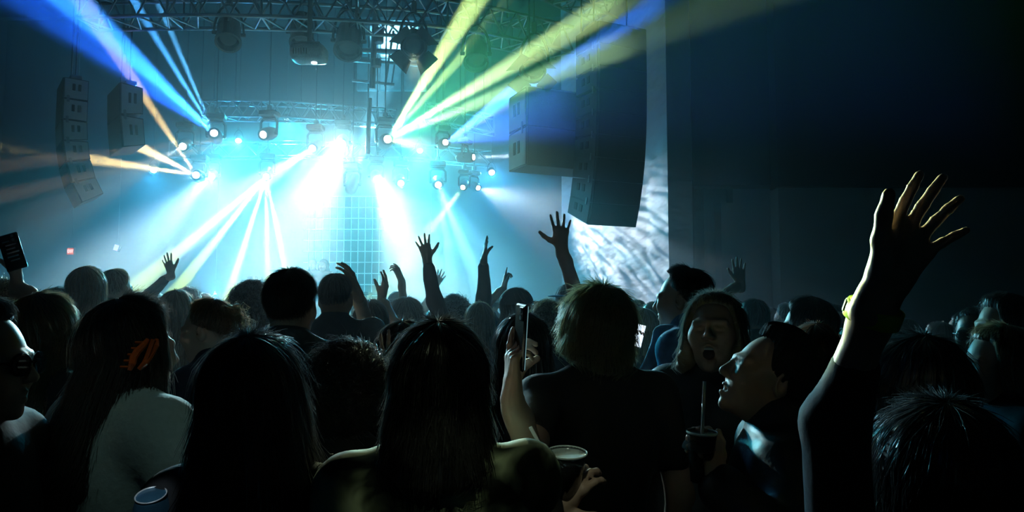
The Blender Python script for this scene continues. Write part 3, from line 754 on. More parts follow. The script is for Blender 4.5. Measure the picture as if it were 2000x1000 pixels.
def strand_mesh(st, seed, n, rad, seg=7):
    """n thin tapering hairs over the hair surface"""
    H = hair_surface(st, seed); r = np.random.RandomState(seed + 11)
    curl = st.get('curl', 0); fly = st.get('fly', .006); L = st.get('len', 0)
    ph0 = r.uniform(-np.pi, np.pi, n)
    s0 = r.uniform(0.0, .75 if L > .05 else .85, n) ** .8; ln = r.uniform(.12, .4, n) * (1.6 if L < .05 else 1); s1 = np.minimum(s0 + ln, 1.0)
    t = np.linspace(0, 1, seg)
    Sg = s0[:, None] + (s1 - s0)[:, None] * t
    wob = r.uniform(-.16, .16, n)[:, None] * t + .02 * np.sin(t * 5 + r.uniform(0, 6, n)[:, None])
    off = .001 + np.abs(r.normal(0, fly, n))[:, None] * t ** 1.5 + r.uniform(0, .002, n)[:, None]
    spike = st.get('spike', 0)
    if spike: off = off + spike * r.uniform(.2, 1, n)[:, None] * t
    Pp = H(ph0[:, None] + wob, Sg, off)
    if curl:
        m = seg; rr = curl * r.uniform(.8, 2.0, n)[:, None]; ang = t * r.uniform(7, 14, n)[:, None] + r.uniform(0, 6, n)[:, None]
        Pp = Pp + np.stack([np.cos(ang) * rr, np.sin(ang * .9) * rr, np.sin(ang) * rr], -1)
    T = np.gradient(Pp, axis=1); T /= np.linalg.norm(T, axis=2, keepdims=True) + 1e-9
    up = np.array((.31, .2, .93)); X = np.cross(T, up); X /= np.linalg.norm(X, axis=2, keepdims=True) + 1e-9; Yv = np.cross(T, X)
    rd = rad * (1 - .7 * t)[None, :, None] * r.uniform(.7, 1.4, n)[:, None, None]
    k = 3; V = np.stack([Pp + rd * (np.cos(2 * np.pi * i / k) * X + np.sin(2 * np.pi * i / k) * Yv) for i in range(k)], 2)   # n,seg,k,3
    G = np.arange(n * seg * k).reshape(n, seg, k); Gn = np.roll(G, -1, 2)
    F = np.stack([G[:, :-1], Gn[:, :-1], Gn[:, 1:], G[:, 1:]], -1).reshape(-1, 4)
    return V.reshape(-1, 3), F

# ------------------------------------------------------------------ people
SKIN = [mat('skin_light', (.55, .36, .27), .5, noise=.08, scale=40, bump=.05), mat('skin_tan', (.4, .24, .16), .5, noise=.08, scale=40, bump=.05), mat('skin_deep', (.17, .095, .06), .45, noise=.08, scale=40, bump=.05)]
def hairmat(name, col, rough=.38): return mat('hair_' + name, col, rough, noise=.35, scale=60, spec=.8, sheen=.35)
HAIRM = dict(black=hairmat('black', (.012, .011, .011)), brown=hairmat('brown', (.05, .032, .022)), dark=hairmat('dark_brown', (.024, .017, .013)),
             blond=hairmat('blond', (.34, .25, .15)), light=hairmat('light_brown', (.15, .1, .06)), red=hairmat('red_brown', (.16, .06, .03)))
def strandmat(hm):
    """single hairs let light through from behind"""
    k = 'strand_' + hm.name
    if k in MATS: return MATS[k]
    m = hm.copy(); m.name = k; MATS[k] = m; nt = m.node_tree; b = nt.nodes['Principled BSDF']; b.inputs['Roughness'].default_value = .3
    base = np.array(nt.nodes['Mix'].inputs[7].default_value[:3]); c = np.clip(base * 4 + .2, 0, .9)
    tr = nt.nodes.new('ShaderNodeBsdfTranslucent'); tr.inputs[0].default_value = (*c, 1)
    mx = nt.nodes.new('ShaderNodeMixShader'); mx.inputs[0].default_value = .5
    o = nt.nodes['Material Output']; nt.links.new(b.outputs[0], mx.inputs[1]); nt.links.new(tr.outputs[0], mx.inputs[2]); nt.links.new(mx.outputs[0], o.inputs['Surface'])
    return m
CLOTH = {}
def cloth(name, col, rough=.85, sheen=.06, noise=.25, scale=25): 
    CLOTH[name] = mat('cloth_' + name, col, rough, noise=noise, scale=scale, bump=.25, sheen=sheen); return CLOTH[name]
cloth('black', (.012, .012, .014)); cloth('charcoal', (.03, .032, .036)); cloth('navy', (.015, .022, .045)); cloth('grey', (.12, .13, .14)); cloth('white', (.6, .62, .62))
cloth('denim', (.1, .17, .3)); cloth('green', (.04, .07, .05)); cloth('pale_blue', (.3, .42, .6)); cloth('leather', (.014, .013, .013), .5, 0)
m_trousers = mat('cloth_trousers', (.018, .022, .032), .85, noise=.3, scale=30, bump=.2); m_shoe = mat('shoe_leather', (.02, .018, .017), .5)
m_eye = mat('eye_white', (.7, .7, .68), .15, noise=0)
def ik(S, W, l1, l2, pole):
    S, W = Vector(S), Vector(W); d = W - S; L = d.length; mx = (l1 + l2) * .995
    k = 1.0
    if L > mx: k = L / mx; l1 *= k; l2 *= k
    a = (l1 * l1 - l2 * l2 + L * L) / (2 * L); hh = math.sqrt(max(l1 * l1 - a * a, 0)); dn = d.normalized()
    pv = Vector(pole); pv = (pv - dn * pv.dot(dn)).normalized()
    return S + dn * a + pv * hh, k
PEOPLE = []
def person(label, px, top, Y, yaw=0, head=(0, 0, 0), hair=None, hairc='dark', skin=0, top_c='black', sleeve='short', arms=None, lod=1, open_mouth=0, squint=False,
           group='people in the crowd', lean=(0, 0), strands=None, seed=None, sw=.165, z0=0.0, fat=1.0, jacket=0.0, bare_shoulder=False, hscale=1.0, cap=None, head_off=(0, 0)):
    """px, top: where the crown shows; Y depth; yaw 0 faces the stage, + turns to the person's left. lod 0 near, 1 middle, 2 far"""
    seed = seed if seed is not None else len(PEOPLE) * 7 + 3
    hair = dict(hair or {}); st = hair
    th = st.get('thick', .018) + st.get('vol', 0) * .3
    crown = P(px, top, Y); Hz = crown.z - z0
    stat = Hz - th                                            # bare crown height
    k = stat / 1.75; kb = min(max(k, .86), 1.1)
    root = empty('person', (crown.x, Y, z0), math.radians(yaw))
    M = Matrix.Translation((crown.x, Y, z0)) @ Matrix.Rotation(math.radians(yaw), 4, 'Z'); Mi = M.inverted()
    LW = lambda p: Mi @ Vector(p)
    hs = (.23 / .23) * hscale
    hc = np.array((head_off[0], .02 + head_off[1], stat - .115 * hs))
    Rh = rotm(*head)
    zs = stat - .30 * hs                                       # shoulder height
    lz = lambda f: zs * f
    # body -------------------------------------------------
    hB = (.016, .02, .026)[lod]
    shp = {}
    arms = arms or {}
    A = {}
    for s, nm in ((-1, 'L'), (1, 'R')):
        spec = arms.get(nm)
        up = spec is not None and spec.get('raise', True)
        S0 = Vector((s * sw, -.005, zs + (.035 if up else 0)))
        l1, l2 = .295 * kb, .255 * kb
        if spec is None:
            E = S0 + Vector((s * .05, -.03, -l1)); Wp = E + Vector((s * -.01, .06, -l2)); z = (Wp - E).normalized(); palm = Vector((-s, .2, 0)); f, tb, hsz = RELAX, (25, 15), 1.0
        else:
            Wp = LW(P(*spec['w'])); z = (LW(P(*spec['tip'])) - Wp).normalized() if 'tip' in spec else (Mi.to_3x3() @ Vector(spec['dir'])).normalized()
            palm = Mi.to_3x3() @ Vector(spec.get('palm', (0, 1, 0)))
            E, kk = ik(S0, Wp, l1, l2, Mi.to_3x3() @ Vector(spec.get('pole', (s * .4, -.3, -.5))))
            f, tb, hsz = spec.get('f', OPEN), spec.get('thumb', (48, 12)), spec.get('size', 1.0)
        A[nm] = dict(S=S0, E=E, W=Wp, z=z, palm=palm, f=f, tb=tb, hs=hsz, spec=spec, s=s)
    lx, ly = lean
    def torso(S, off, legs=True, lo_k=.04):
        hz = .93 * zs / 1.45
        S.ell((0, 0, hz), (.155 + off, .115 + off, .13 + off), lo_k); S.ell((lx * .5, ly * .5, (hz + zs) / 2), (.13 + off, .098 + off, .24 + off), .06)
        S.ell((lx, ly, zs - .12), (sw * .88 + off, .105 + off, .19 + off * .6), .05)
        S.cone((-sw * .95 + lx, ly, zs - .005), (sw * .95 + lx, ly, zs - .005), .05 + off, .05 + off, .05)
        for s in (-1, 1): S.cone((s * sw * .8 + lx, ly, zs + .0), (s * .03 + hc[0] * .5, ly - .005, zs + .075), .035 + off, .04 + off * .5, .04)
        S.cone((hc[0] * .5 + lx, ly - .012, zs + .03), (hc[0] * .6 + lx, ly - .012, zs + .085), .06 + off, .057 + off, .02) if off > 0 else None
        return S
    def legs(S, off):
        hz = .9 * zs / 1.45
        for s in (-1, 1):
            S.cone((s * .085, 0, hz), (s * .1, .01, hz * .53), .085 + off, .055 + off, .03).cone((s * .1, .01, hz * .53), (s * .105, -.015, .09), .055 + off, .038 + off, .02)
        return S
    body = legs(torso(SDF(), -.006), -.006)
    for s in (-1, 1): body.cone((s * .105, -.04, .045), (s * .115, .13, .035), .035, .03, .02)
    for nm in 'LR':
        a = A[nm]; body.cone(a['S'], a['E'], .05 * kb, .042 * kb, .03).cone(a['E'], a['W'], .041 * kb, .027 * kb, .02)
    body.cone((hc[0] * .5, 0, zs + .02), (hc[0], hc[1] - .03, hc[2] - .1), .056, .052, .03)
    parts = [body.mesh(hB)]
    nb = Rh.T @ (np.array((hc[0] * .5 + lx, ly + .012, zs - .01)) - hc)
    hv, hf = head_mesh((.0048, .0062, .0085)[lod], open_mouth, nb / hs, fat, squint, 1.17 if sw >= .19 else 1.0); parts.append((hv * hs @ Rh.T + hc, hf))
    for nm in 'LR':
        a = A[nm]; sp = a['spec']; hl_ = (.0045, .0055, .006)[lod] if sp else .0075
        S = SDF(); hand_sdf(S, a['W'], a['z'], a['palm'], nm == 'R', a['f'], a['tb'], kb * a['hs'])
        wv = Vector(a['W']); fore = (Vector(a['E']) - wv)
        S.cone(wv + a['z'] * -.01, wv + fore * .25, .0245 * kb, .031 * kb, .02); S.cone(wv + fore * .25, a['E'], .031 * kb, .042 * kb, .02)
        if sp: S.cone(a['E'], Vector(a['S']).lerp(a['E'], .45), .042 * kb, .048 * kb, .02)
        parts.append(S.mesh(hl_))
    V, F = join(parts)
    link('body', npmesh('body', V, F), SKIN[skin], root)
    # clothes -----------------------------------------------
    top = torso(SDF(), .012 + jacket)
    frac = dict(none=0.0, short=.62, long=2.0, three=1.55)[sleeve]
    for nm in 'LR':
        a = A[nm]; fr_ = a['spec'].get('sleeve', frac) if a['spec'] else frac
        r1 = .062 * kb + jacket
        if fr_ > 0:
            e = Vector(a['S']).lerp(a['E'], min(fr_, 1)); top.cone(a['S'], e, r1, .056 * kb + jacket, .04)
            if fr_ > 1: top.cone(a['E'], Vector(a['E']).lerp(a['W'], min(fr_ - 1, .93)), .055 * kb + jacket, .042 * kb + jacket * .7, .02)
    tv, tf = top.mesh((.012, .017, .024)[lod])
    r = np.random.RandomState(seed); w3 = r.uniform(8, 26, (5, 3)); ph_ = r.uniform(0, 6, 5)
    n_ = sum(np.sin(tv @ w3[i] + ph_[i] + 2 * np.sin(tv[:, 2] * 9 + ph_[i])) for i in range(5)) / 5
    ctr = np.array((0, 0, 0)); dd = tv * np.array((1, 1, 0)); dd = dd / (np.linalg.norm(dd, axis=1, keepdims=True) + 1e-6)
    tv = tv + dd * (n_ * .007)[:, None]
    link('shirt' if not jacket else 'jacket', npmesh('top', tv, tf), CLOTH[top_c] if isinstance(top_c, str) else top_c, root)
    tr = legs(SDF(), .008); tr.ell((0, 0, .93 * zs / 1.45), (.163, .124, .1), .03)
    v, f = tr.mesh((.02, .026, .03)[lod]); link('trousers', npmesh('trousers', v, f), m_trousers, root)
    for s in (-1, 1):
        S = SDF(); S.cone((s * .105, -.045, .05), (s * .118, .15, .042), .048, .04, .02); S.cone((s * .105, -.03, .06), (s * .105, -.02, .12), .046, .05, .02); S.ell((s * .11, .05, -.03), (.3, .3, .035), .004, -1)
        v, f = S.mesh(.014); link('shoe', npmesh('shoe', v, f), m_shoe, root)
    # hair ---------------------------------------------------
    if hair:
        fine = lod < 1 or strands
        hv, hf = hair_mesh(st, seed, lod < 2)
        ho = link('hair', npmesh('hair', (hv * hs) @ Rh.T + hc, hf), HAIRM[hairc] if isinstance(hairc, str) else hairc, root)
        ns = int(strands * 1.35) if strands is not None else (1900, 600, 120)[lod]
        if ns:
            rad = (.0009, .0010, .0014)[lod] * st.get('srad', 1)
            sv, sf = strand_mesh(st, seed, ns, rad, 9 if st.get('curl') else 6)
            so = link('hair_strands', npmesh('hair_strands', (sv * hs) @ Rh.T + hc, sf), strandmat(HAIRM[hairc] if isinstance(hairc, str) else hairc), ho); so['kind'] = 'stuff'
    tag(root, label, 'person', group)
    info = dict(root=root, M=M, hc=hc, Rh=Rh, hs=hs, A=A, zs=zs, k=kb, stat=stat)
    PEOPLE.append(info)
    return info
def headpt(i, p):
    """a point of head space in the person's own space"""
    return Vector(i['Rh'] @ (np.array(p) * i['hs']) + i['hc'])
SHORT = dict(thick=.013, len=0.0, side=84, nape=138, fade=.6, front=60, hairline=58, spike=.008, fly=.004)
CROP = dict(thick=.008, side=80, nape=130, fade=.5, front=58, hairline=54, spike=.004, fly=.003)
QUIFF = dict(thick=.015, side=84, nape=132, front=60, hairline=50, spike=.012, fly=.006, vol=.004, fade=.5)
LONG = dict(back=.22, thick=.016, len=.34, side=100, nape=104, front=58, flare=.10, fly=.008, lump=.06, tip=.04)
LONGW = dict(back=.25, thick=.018, len=.40, side=100, nape=104, front=58, flare=.16, wave=.006, fly=.014, lump=.08)
MID = dict(back=.22, thick=.02, len=.2, side=98, nape=104, front=60, flare=.12, fly=.01)
BOB = dict(thick=.018, len=.11, side=98, nape=106, front=62, flare=.05, fly=.01, vol=.006)
AFRO = dict(thick=.055, len=.0, side=112, nape=122, front=66, hairline=62, lump=.08, curl=.012, fly=.02, ridge=.0, srad=1.7)
CURLY = dict(thick=.035, len=.05, side=108, nape=116, front=62, hairline=60, lump=.08, curl=.009, fly=.016, srad=1.3)
BUNCAP = dict(thick=.012, side=94, nape=112, front=58, hairline=54, fly=.008, lump=.05)
BALD = dict(thick=.006, side=86, nape=112, front=58, hairline=52, fly=.001)
# ------------------------------------------------------------------ the crowd, nearest first
def H_(base, **k): d = dict(base); d.update(k); return d
dapple = bpy.data.materials.new('cloth_dappled_light'); dapple.use_nodes = True  # pale patches of dappled light are put into the cloth colour
_nt = dapple.node_tree; _b = _nt.nodes['Principled BSDF']; _b.inputs['Roughness'].default_value = .85
_tc = _nt.nodes.new('ShaderNodeTexCoord'); _n = _nt.nodes.new('ShaderNodeTexNoise'); _n.inputs['Scale'].default_value = 9; _n.inputs['Detail'].default_value = 3; _n.inputs['Distortion'].default_value = .5
_r = _nt.nodes.new('ShaderNodeValToRGB'); e = _r.color_ramp.elements
e[0].position = .46; e[0].color = (.012, .018, .012, 1); e[1].position = .62; e[1].color = (.5, .56, .38, 1)
_nt.links.new(_tc.outputs['Object'], _n.inputs['Vector']); _nt.links.new(_n.outputs['Fac'], _r.inputs['Fac']); _nt.links.new(_r.outputs['Color'], _b.inputs['Base Color'])

pF1 = person('person with very long wavy black hair near the can, seen from behind', 490, 655, 1.45, 5, hair=H_(LONGW, len=.46, flare=.12, thick=.022, lean=.12), hairc='black', top_c='black', lod=0, strands=2600, sw=.135)
pF2 = person('person with black shoulder-length hair and green top painted with dappled light raising a phone', 858, 627, 1.4, 0, hair=H_(MID, len=.16, thick=.017, flare=.08, vol=.0), hairc='black', top_c=dapple, lod=0, strands=2200, sleeve='short', sw=.175,
             arms=dict(R=dict(w=(1000, 770, 1.62), tip=(1000, 680, 1.64), palm=(1, .25, 0), f=[(4, 6), (1, 45), (-1, 55), (-4, 60)], thumb=(20, 45), pole=(.3, .1, -1), sleeve=.5)))
pF3 = person('person in black holding up an open hand with a lime wristband', 1838, 778, 1.15, -6, hair=H_(BOB, thick=.018, len=.12), hairc='black', top_c='black', sleeve='long', lod=0, strands=1500, sw=.16,
             arms=dict(L=dict(w=(1722, 570, 1.04), tip=(1812, 408, 1.04), palm=(.15, -1, 0), f=[(7, 5), (0, 6), (-9, 10), (-24, 14)], thumb=(34, 8), pole=(-.5, .6, -.3), sleeve=1.42, size=1.22)))
pF3b = person('person with a broad head of black hair in the dark beside the bare forearm', 1795, 652, 1.75, 10, hair=H_(BOB, thick=.03, len=.06), hairc='black', top_c='black', lod=1, strands=800)
pF4 = person('person in round glasses seen in profile at the picture edge', -55, 584, 1.5, -84, hair=H_(SHORT, thick=.022, side=96, hairline=56), hairc='dark', top_c='black', lod=0, strands=1200, skin=0, jacket=.012)
pF5 = person('person with an orange hair clip and pale gauzy top', 248, 582, 1.8, -30, head=(-8, 0, 0), hair=H_(LONG, len=.36, thick=.02, flare=.05, fly=.014, back=.28), hairc='brown', top_c=cloth('gauze', (.42, .47, .45), .9, .4, .15, 60), lod=0, strands=2400, jacket=.02,
             arms={'R': dict(w=(272, 1120, 1.38), dir=(.1, .1, 1), palm=(.9, .3, .1), f=GRIP, thumb=(40, 30), pole=(.6, -.3, -.7), sleeve=.8, **{'raise': False})})
pF6 = person('person with long hair streaked blond on one side, behind the glasses wearer', 82, 573, 2.3, -12, hair=H_(LONG, len=.36, thick=.02, flare=.06, tilt=18), hairc=hairmat('streaked', (.13, .1, .055)), top_c='charcoal', lod=0, strands=2200)
pF8 = person('person with short curly black hair held by a thin hairband', 674, 682, 2.1, 0, hair=H_(AFRO, thick=.042), hairc='black', top_c='black', lod=0, strands=2600, skin=2)
pF9 = person('person with a tousled blond bob and black top holding a clear cup', 1168, 557, 2.1, 18, head=(0, -4, 6), hair=H_(BOB, len=.10, thick=.018, vol=.01, wave=.008, fly=.016, flare=.0), hairc=hairmat('ash_blond', (.16, .13, .08)), top_c='black', lod=0, strands=2600, sw=.19,
             arms={'L': dict(w=(1060, 1000, 1.5), dir=(.75, .1, .75), palm=(.5, .8, -.2), f=[(4, 34), (1, 36), (-2, 38), (-5, 40)], thumb=(55, 20), pole=(-.8, 0, -.5), **{'raise': False})})
pF12 = person('person in a dark beanie with head tipped back, face turned up', 1514, 626, 1.8, 78, head=(8, 24, 0), hair=H_(SHORT, thick=.03, side=104, hairline=60, spike=.0, fly=.002, lump=.02), hairc=mat('beanie_knit', (.014, .014, .016), .9, noise=.4, scale=160, bump=.5), top_c='leather', lod=0, strands=0, jacket=.02, sleeve='long', squint=True, open_mouth=.15,
              arms={'L': dict(w=(1400, 945, 1.55), dir=(-.2, .0, 1), palm=(-.5, .8, 0), f=GRIP, thumb=(45, 20), pole=(.5, -.6, -.6), **{'raise': False})})
pF11 = person('laughing person with loose fair hair and open mouth in a leather jacket', 1398, 571, 2.3, 144, head=(10, 14, 0), hair=H_(MID, len=.15, thick=.018, front=56, flare=.18, wave=.006), hairc=hairmat('fair', (.28, .21, .12)), top_c='leather', lod=0, strands=2000, open_mouth=1.0, squint=True, jacket=.016, sleeve='long')
pF10 = person('person with swept-back dark hair in profile beside the white wall', 1340, 523, 2.85, 62, hair=QUIFF, hairc='black', top_c=cloth('blue_stripe', (.16, .3, .55), .7, .2, .6, 30), sleeve='long', lod=0, strands=1600, jacket=.008)
pM8 = person('person with long black hair standing behind the raised phone', 1022, 612, 2.5, 0, hair=H_(LONG, len=.3, thick=.022, flare=.2), hairc='black', top_c='black', lod=1, strands=800)
pF17 = person('person with glossy dark hair holding up spread fingers', 788, 627, 2.6, 0, hair=H_(MID, len=.12), hairc='brown', top_c='black', lod=1, strands=700,
              arms=dict(L=dict(w=(758, 742, 2.4), tip=(750, 655, 2.4), palm=(.2, 1, 0), f=[(16, 10), (4, 5), (-6, 8), (-20, 10)], thumb=(50, 10), pole=(-.6, .2, -.8), sleeve=1.8)))
pM1 = person('person with short back and sides and a grey collar in the middle of the crowd', 568, 527, 2.55, 0, hair=H_(SHORT, thick=.014, spike=.012), hairc='dark', top_c='grey', lod=0, strands=1500, sw=.19, hscale=1.03)
pM18 = person('person in profile with a loose messy bun and dark navy top', 418, 584, 2.8, 84, head=(0, -6, 0), hair=BUNCAP, hairc=hairmat('chestnut', (.13, .085, .05)), top_c='navy', lod=0, strands=900)
pM2 = person('person with cropped hair and ears showing, one arm up beside the head', 655, 535, 3.5, 0, hair=CROP, hairc='dark', top_c='grey', lod=1, sw=.19, sleeve='short', skin=1,
             arms=dict(R=dict(w=(697, 572, 3.6), tip=(676, 522, 3.6), palm=(-.7, -.6, 0), f=[(4, 20), (1, 22), (-2, 24), (-5, 28)], thumb=(20, 25), pole=(.1, .8, -.8))))
pM3 = person('person with smooth long hair holding one cupped hand up', 724, 586, 3.9, 0, hair=H_(LONG, thick=.02), hairc='brown', top_c='charcoal', lod=1,
             arms=dict(R=dict(w=(746, 583, 4.3), tip=(756, 541, 4.3), palm=(-1, .3, 0), f=[(6, 16), (1, 14), (-3, 16), (-8, 20)], thumb=(38, 20))))
pM4 = person('person with a full round head of dark hair below the curled raised hand', 793, 580, 4.6, 0, hair=H_(BOB, thick=.03, fly=.014), hairc='dark', top_c='charcoal', lod=1)
pM5 = person('person with small tight curls raising a straight arm in a long sleeve', 888, 581, 5.2, 0, hair=H_(AFRO, thick=.032), hairc='black', top_c='charcoal', lod=1, skin=2, sleeve='long',
             arms=dict(R=dict(w=(945, 508, 5.1), tip=(951, 460, 5.1), palm=(1, .2, 0), f=FLAT, thumb=(16, 30), sleeve=1.82)))
pM6 = person('person with smooth chin-length hair whose long-sleeved arm rises over the crowd', 937, 590, 4.5, 0, hair=H_(LONG, thick=.014), hairc='light', top_c='charcoal', lod=1, sleeve='long',
             arms=dict(L=dict(w=(834, 507, 4.6), tip=(824, 457, 4.6), palm=(.1, 1, 0), f=[(10, 12), (3, 8), (-12, 4), (-24, 4)], thumb=(52, 10), sleeve=1.8, pole=(-.5, 0, -.5))))
pM7 = person('person in a baseball cap seen from the side', 1006, 563, 4.2, -62, hair=H_(LONG, len=.22, thick=.008), hairc='brown', top_c='charcoal', lod=1)
pM9 = person('person with curled hair raising a wide open hand above the crowd', 1072, 592, 3.5, 0, hair=H_(CURLY, thick=.026), hairc='light', top_c='black', lod=1,
             arms=dict(R=dict(w=(1097, 484, 3.35), tip=(1094, 412, 3.35), palm=(0, 1, 0), f=SPREAD, thumb=(62, 6), pole=(.9, .1, -.3), sleeve=.5)))
pM13 = person('tall person with smooth long hair tinted green, in front of the exit sign', 169, 521, 3.9, 0, hair=H_(LONG, thick=.018, len=.2, flare=.0), hairc='light', top_c='green', lod=1)
pM14 = person('person with clipped fair hair beside the tall green tinted head', 225, 526, 4.6, -10, hair=H_(SHORT, thick=.014), hairc='light', top_c='green', lod=1)
pM15 = person('person with tousled pale hair looking away beside the streaked long hair', 110, 561, 4.9, -40, hair=H_(BOB, thick=.024, wave=.006), hairc='blond', top_c='charcoal', lod=1)
pM16 = person('person at the picture edge raising a phone in one hand', 4, 552, 3.1, 0, hair=H_(CURLY, thick=.02), hairc='light', top_c='charcoal', lod=1,
              arms=dict(R=dict(w=(33, 556, 2.95), tip=(38, 478, 2.95), palm=(-.75, -.65, 0), f=[(4, 16), (1, 20), (-2, 26), (-5, 30)], thumb=(25, 40), pole=(.6, 0, -.6))))
pM17 = person('person with straight light hair right behind the clip wearer', 345, 566, 3.9, 5, hair=H_(LONG, thick=.016), hairc='light', top_c='charcoal', lod=1)
pM19 = person('person with bushy curls next to the messy bun', 490, 553, 3.6, 0, hair=H_(CURLY, thick=.03), hairc='dark', top_c='charcoal', lod=1)
pM11 = person('person with fair hair holding something bright at the foot of the white wall', 1256, 602, 4.9, 30, hair=H_(LONG, len=.2), hairc='blond', top_c='charcoal', lod=1,
              arms={'L': dict(w=(1247, 680, 4.66), dir=(0, -.1, 1), palm=(.3, -1, 0), f=GRIP, thumb=(40, 30), pole=(-.5, 0, -.8), **{'raise': False})})
pM11b = person('person with straight dark hair at the foot of the white wall', 1277, 590, 5.4, 0, hair=H_(LONG, len=.25), hairc='brown', top_c='charcoal', lod=1)
pM11c = person('person with a low round head between the blond bob and the white wall', 1245, 586, 6.4, 0, hair=SHORT, hairc='dark', top_c='charcoal', lod=2)
pF13a = person('person in profile with thick dark hair in front of the side wall', 1582, 580, 3.1, 58, hair=H_(LONG, len=.2, thick=.026, wave=.006), hairc='dark', top_c='black', lod=1, strands=800)
pF13b = person('person with long auburn hair seen from behind', 1592, 632, 2.6, -15, hair=H_(LONG, len=.3, thick=.02), hairc='red', top_c='black', lod=1, strands=900)
pF13c = person('small dark haired person facing back near the raised lime wristband', 1632, 596, 5.4, 150, hair=H_(LONG, len=.2), hairc='dark', top_c='black', lod=1, skin=1)
pF13d = person('person whose face shows right beside the bare forearm', 1668, 629, 3.9, 128, hair=H_(BUNCAP), hairc='dark', top_c='black', lod=1, skin=1)
pF14a = person('person in mirrored glasses in the dark by the striped sleeve', 1902, 601, 3.4, 140, hair=SHORT, hairc='black', top_c=cloth('dim_teal', (.1, .2, .2)), lod=1, skin=2)
pF14b = person('tall person with long dark hair in profile at the dark end of the crowd', 1966, 573, 2.9, 82, hair=H_(LONG, len=.3, thick=.024), hairc='dark', top_c='black', lod=1, strands=800)
pF14c = person('short person in profile with a striped sleeve and amber tinted hair', 1955, 634, 2.4, 84, hair=H_(MID, len=.12), hairc='light', top_c='black', lod=0, strands=1000, sleeve='short')
pM12 = person('person with flat dark hair waving one hand before the side wall', 1474, 585, 4.5, 10, hair=SHORT, hairc='black', top_c='black', lod=1,
              arms=dict(L=dict(w=(1446, 555, 4.6), tip=(1443, 523, 4.6), palm=(0, -1, 0), f=[(6, 5), (1, 5), (-4, 6), (-12, 8)], thumb=(40, 10), sleeve=.6)))
# farther people
pX1 = person('far person in a cuffed jacket waving a small open hand under the lime beams', 368, 562, 6.4, 0, hair=CURLY, hairc='brown', top_c='charcoal', lod=2, sleeve='long',
             arms=dict(L=dict(w=(334, 534, 6.3), tip=(324, 498, 6.3), palm=(.2, 1, 0), f=SPREAD, thumb=(45, 10), sleeve=1.7)))
pX2 = person('far person with one loosely curled hand raised in front of the white flood', 850, 603, 5.9, 0, hair=MID, hairc='brown', top_c='charcoal', lod=2,
             arms=dict(L=dict(w=(783, 545, 5.8), tip=(766, 508, 5.8), palm=(-.8, .5, 0), f=[(4, 20), (1, 34), (-2, 40), (-5, 44)], thumb=(30, 30), sleeve=.5)))
pX3 = person('far person with a pale hand up beside the tall sleeved arm', 872, 592, 7.4, 0, hair=SHORT, hairc='light', top_c='grey', lod=2,
             arms=dict(L=dict(w=(852, 558, 7.3), tip=(864, 531, 7.3), palm=(0, -1, .1), f=SPREAD, thumb=(40, 10), sleeve=.5)))
pX4 = person('far person pointing with a bent hand beside the cap wearer', 1003, 575, 6.2, 0, hair=SHORT, hairc='dark', top_c='charcoal', lod=2,
             arms=dict(L=dict(w=(984, 561, 6.1), tip=(987, 532, 6.1), palm=(1, .1, 0), f=POINT, thumb=(50, 10), sleeve=.5)))
pX5 = person('far person in a pale cap below the straight raised arm', 960, 571, 7.0, 15, hair=H_(SHORT, thick=.008), hairc='dark', top_c='white', lod=2)
pX6 = person('far person in a pale bucket hat under the curled raised hand', 775, 570, 6.8, 0, hair=H_(SHORT, thick=.008), hairc='dark', top_c='grey', lod=2)
pX7 = person('far person in a blue cap half hidden behind the open-handed arm', 1108, 556, 5.2, -20, hair=H_(SHORT, thick=.01), hairc='dark', top_c='denim', lod=2)
FAR = ['small dark head just past the fair clipped one, under the white beam', 'tiny curly head between the clip wearer and the fair clipped head, farthest back', 'small brown head showing over the hair of the clip wearer',
       'small cropped head at the foot of the lime beams, over the messy bun', 'small dark head squeezed between the curls and the short back and sides', 'tiny head between the upraised arm and the smooth long hair',
       'tiny dark head just beside the foot of the tall sleeved arm', 'tiny head between the tight curls and the straight raised arm', 'small dark head between the baseball cap and the curled hair',
       'small dark head just past the blond bob towards the white wall', 'small brown head between the raised phone and the tousled pale hair', 'small light head right under the exit sign']
DIM = ['dim head standing clear of the waving hand before the side wall', 'dim head close behind the bare forearm with the lime band', 'dim cropped head over the broad black hair', 'dim long-haired head midway to the mirrored glasses', 'dim head just short of the mirrored glasses, farther back',
       'farthest dim head by the waving hand at the side wall']
G1 = 'indistinct heads along the far edge of the crowd'
for i, (x, y, d, hr, hcx) in enumerate(((272, 572, 6.8, SHORT, 'dark'), (292, 568, 8.4, CURLY, 'light'), (312, 574, 7.5, MID, 'brown'), (398, 572, 7.2, SHORT, 'brown'), (537, 584, 7.0, SHORT, 'dark'), (700, 588, 7.6, SHORT, 'brown'),
        (815, 590, 7.9, SHORT, 'dark'), (912, 592, 7.6, SHORT, 'brown'), (1045, 588, 7.4, MID, 'dark'), (1225, 592, 7.2, SHORT, 'dark'), (60, 575, 6.4, SHORT, 'brown'), (130, 572, 6.9, MID, 'light'))):
    person(FAR[i], x, y, d, random.Random(i).uniform(-20, 20), hair=hr, hairc=hcx, top_c=('charcoal', 'grey', 'navy')[i % 3], lod=2, group=G1)
G2 = 'barely visible heads in the dark by the side wall'
for i, (x, y, d, hr) in enumerate(((1535, 592, 6.6, SHORT), (1700, 612, 5.6, MID), (1770, 622, 5.0, SHORT), (1838, 628, 4.6, LONG), (1880, 615, 5.6, SHORT), (1505, 600, 8.2, MID))):
    person(DIM[i], x, y, d, random.Random(i + 50).uniform(-30, 60), hair=hr, hairc='black', top_c='black', lod=2, group=G2)
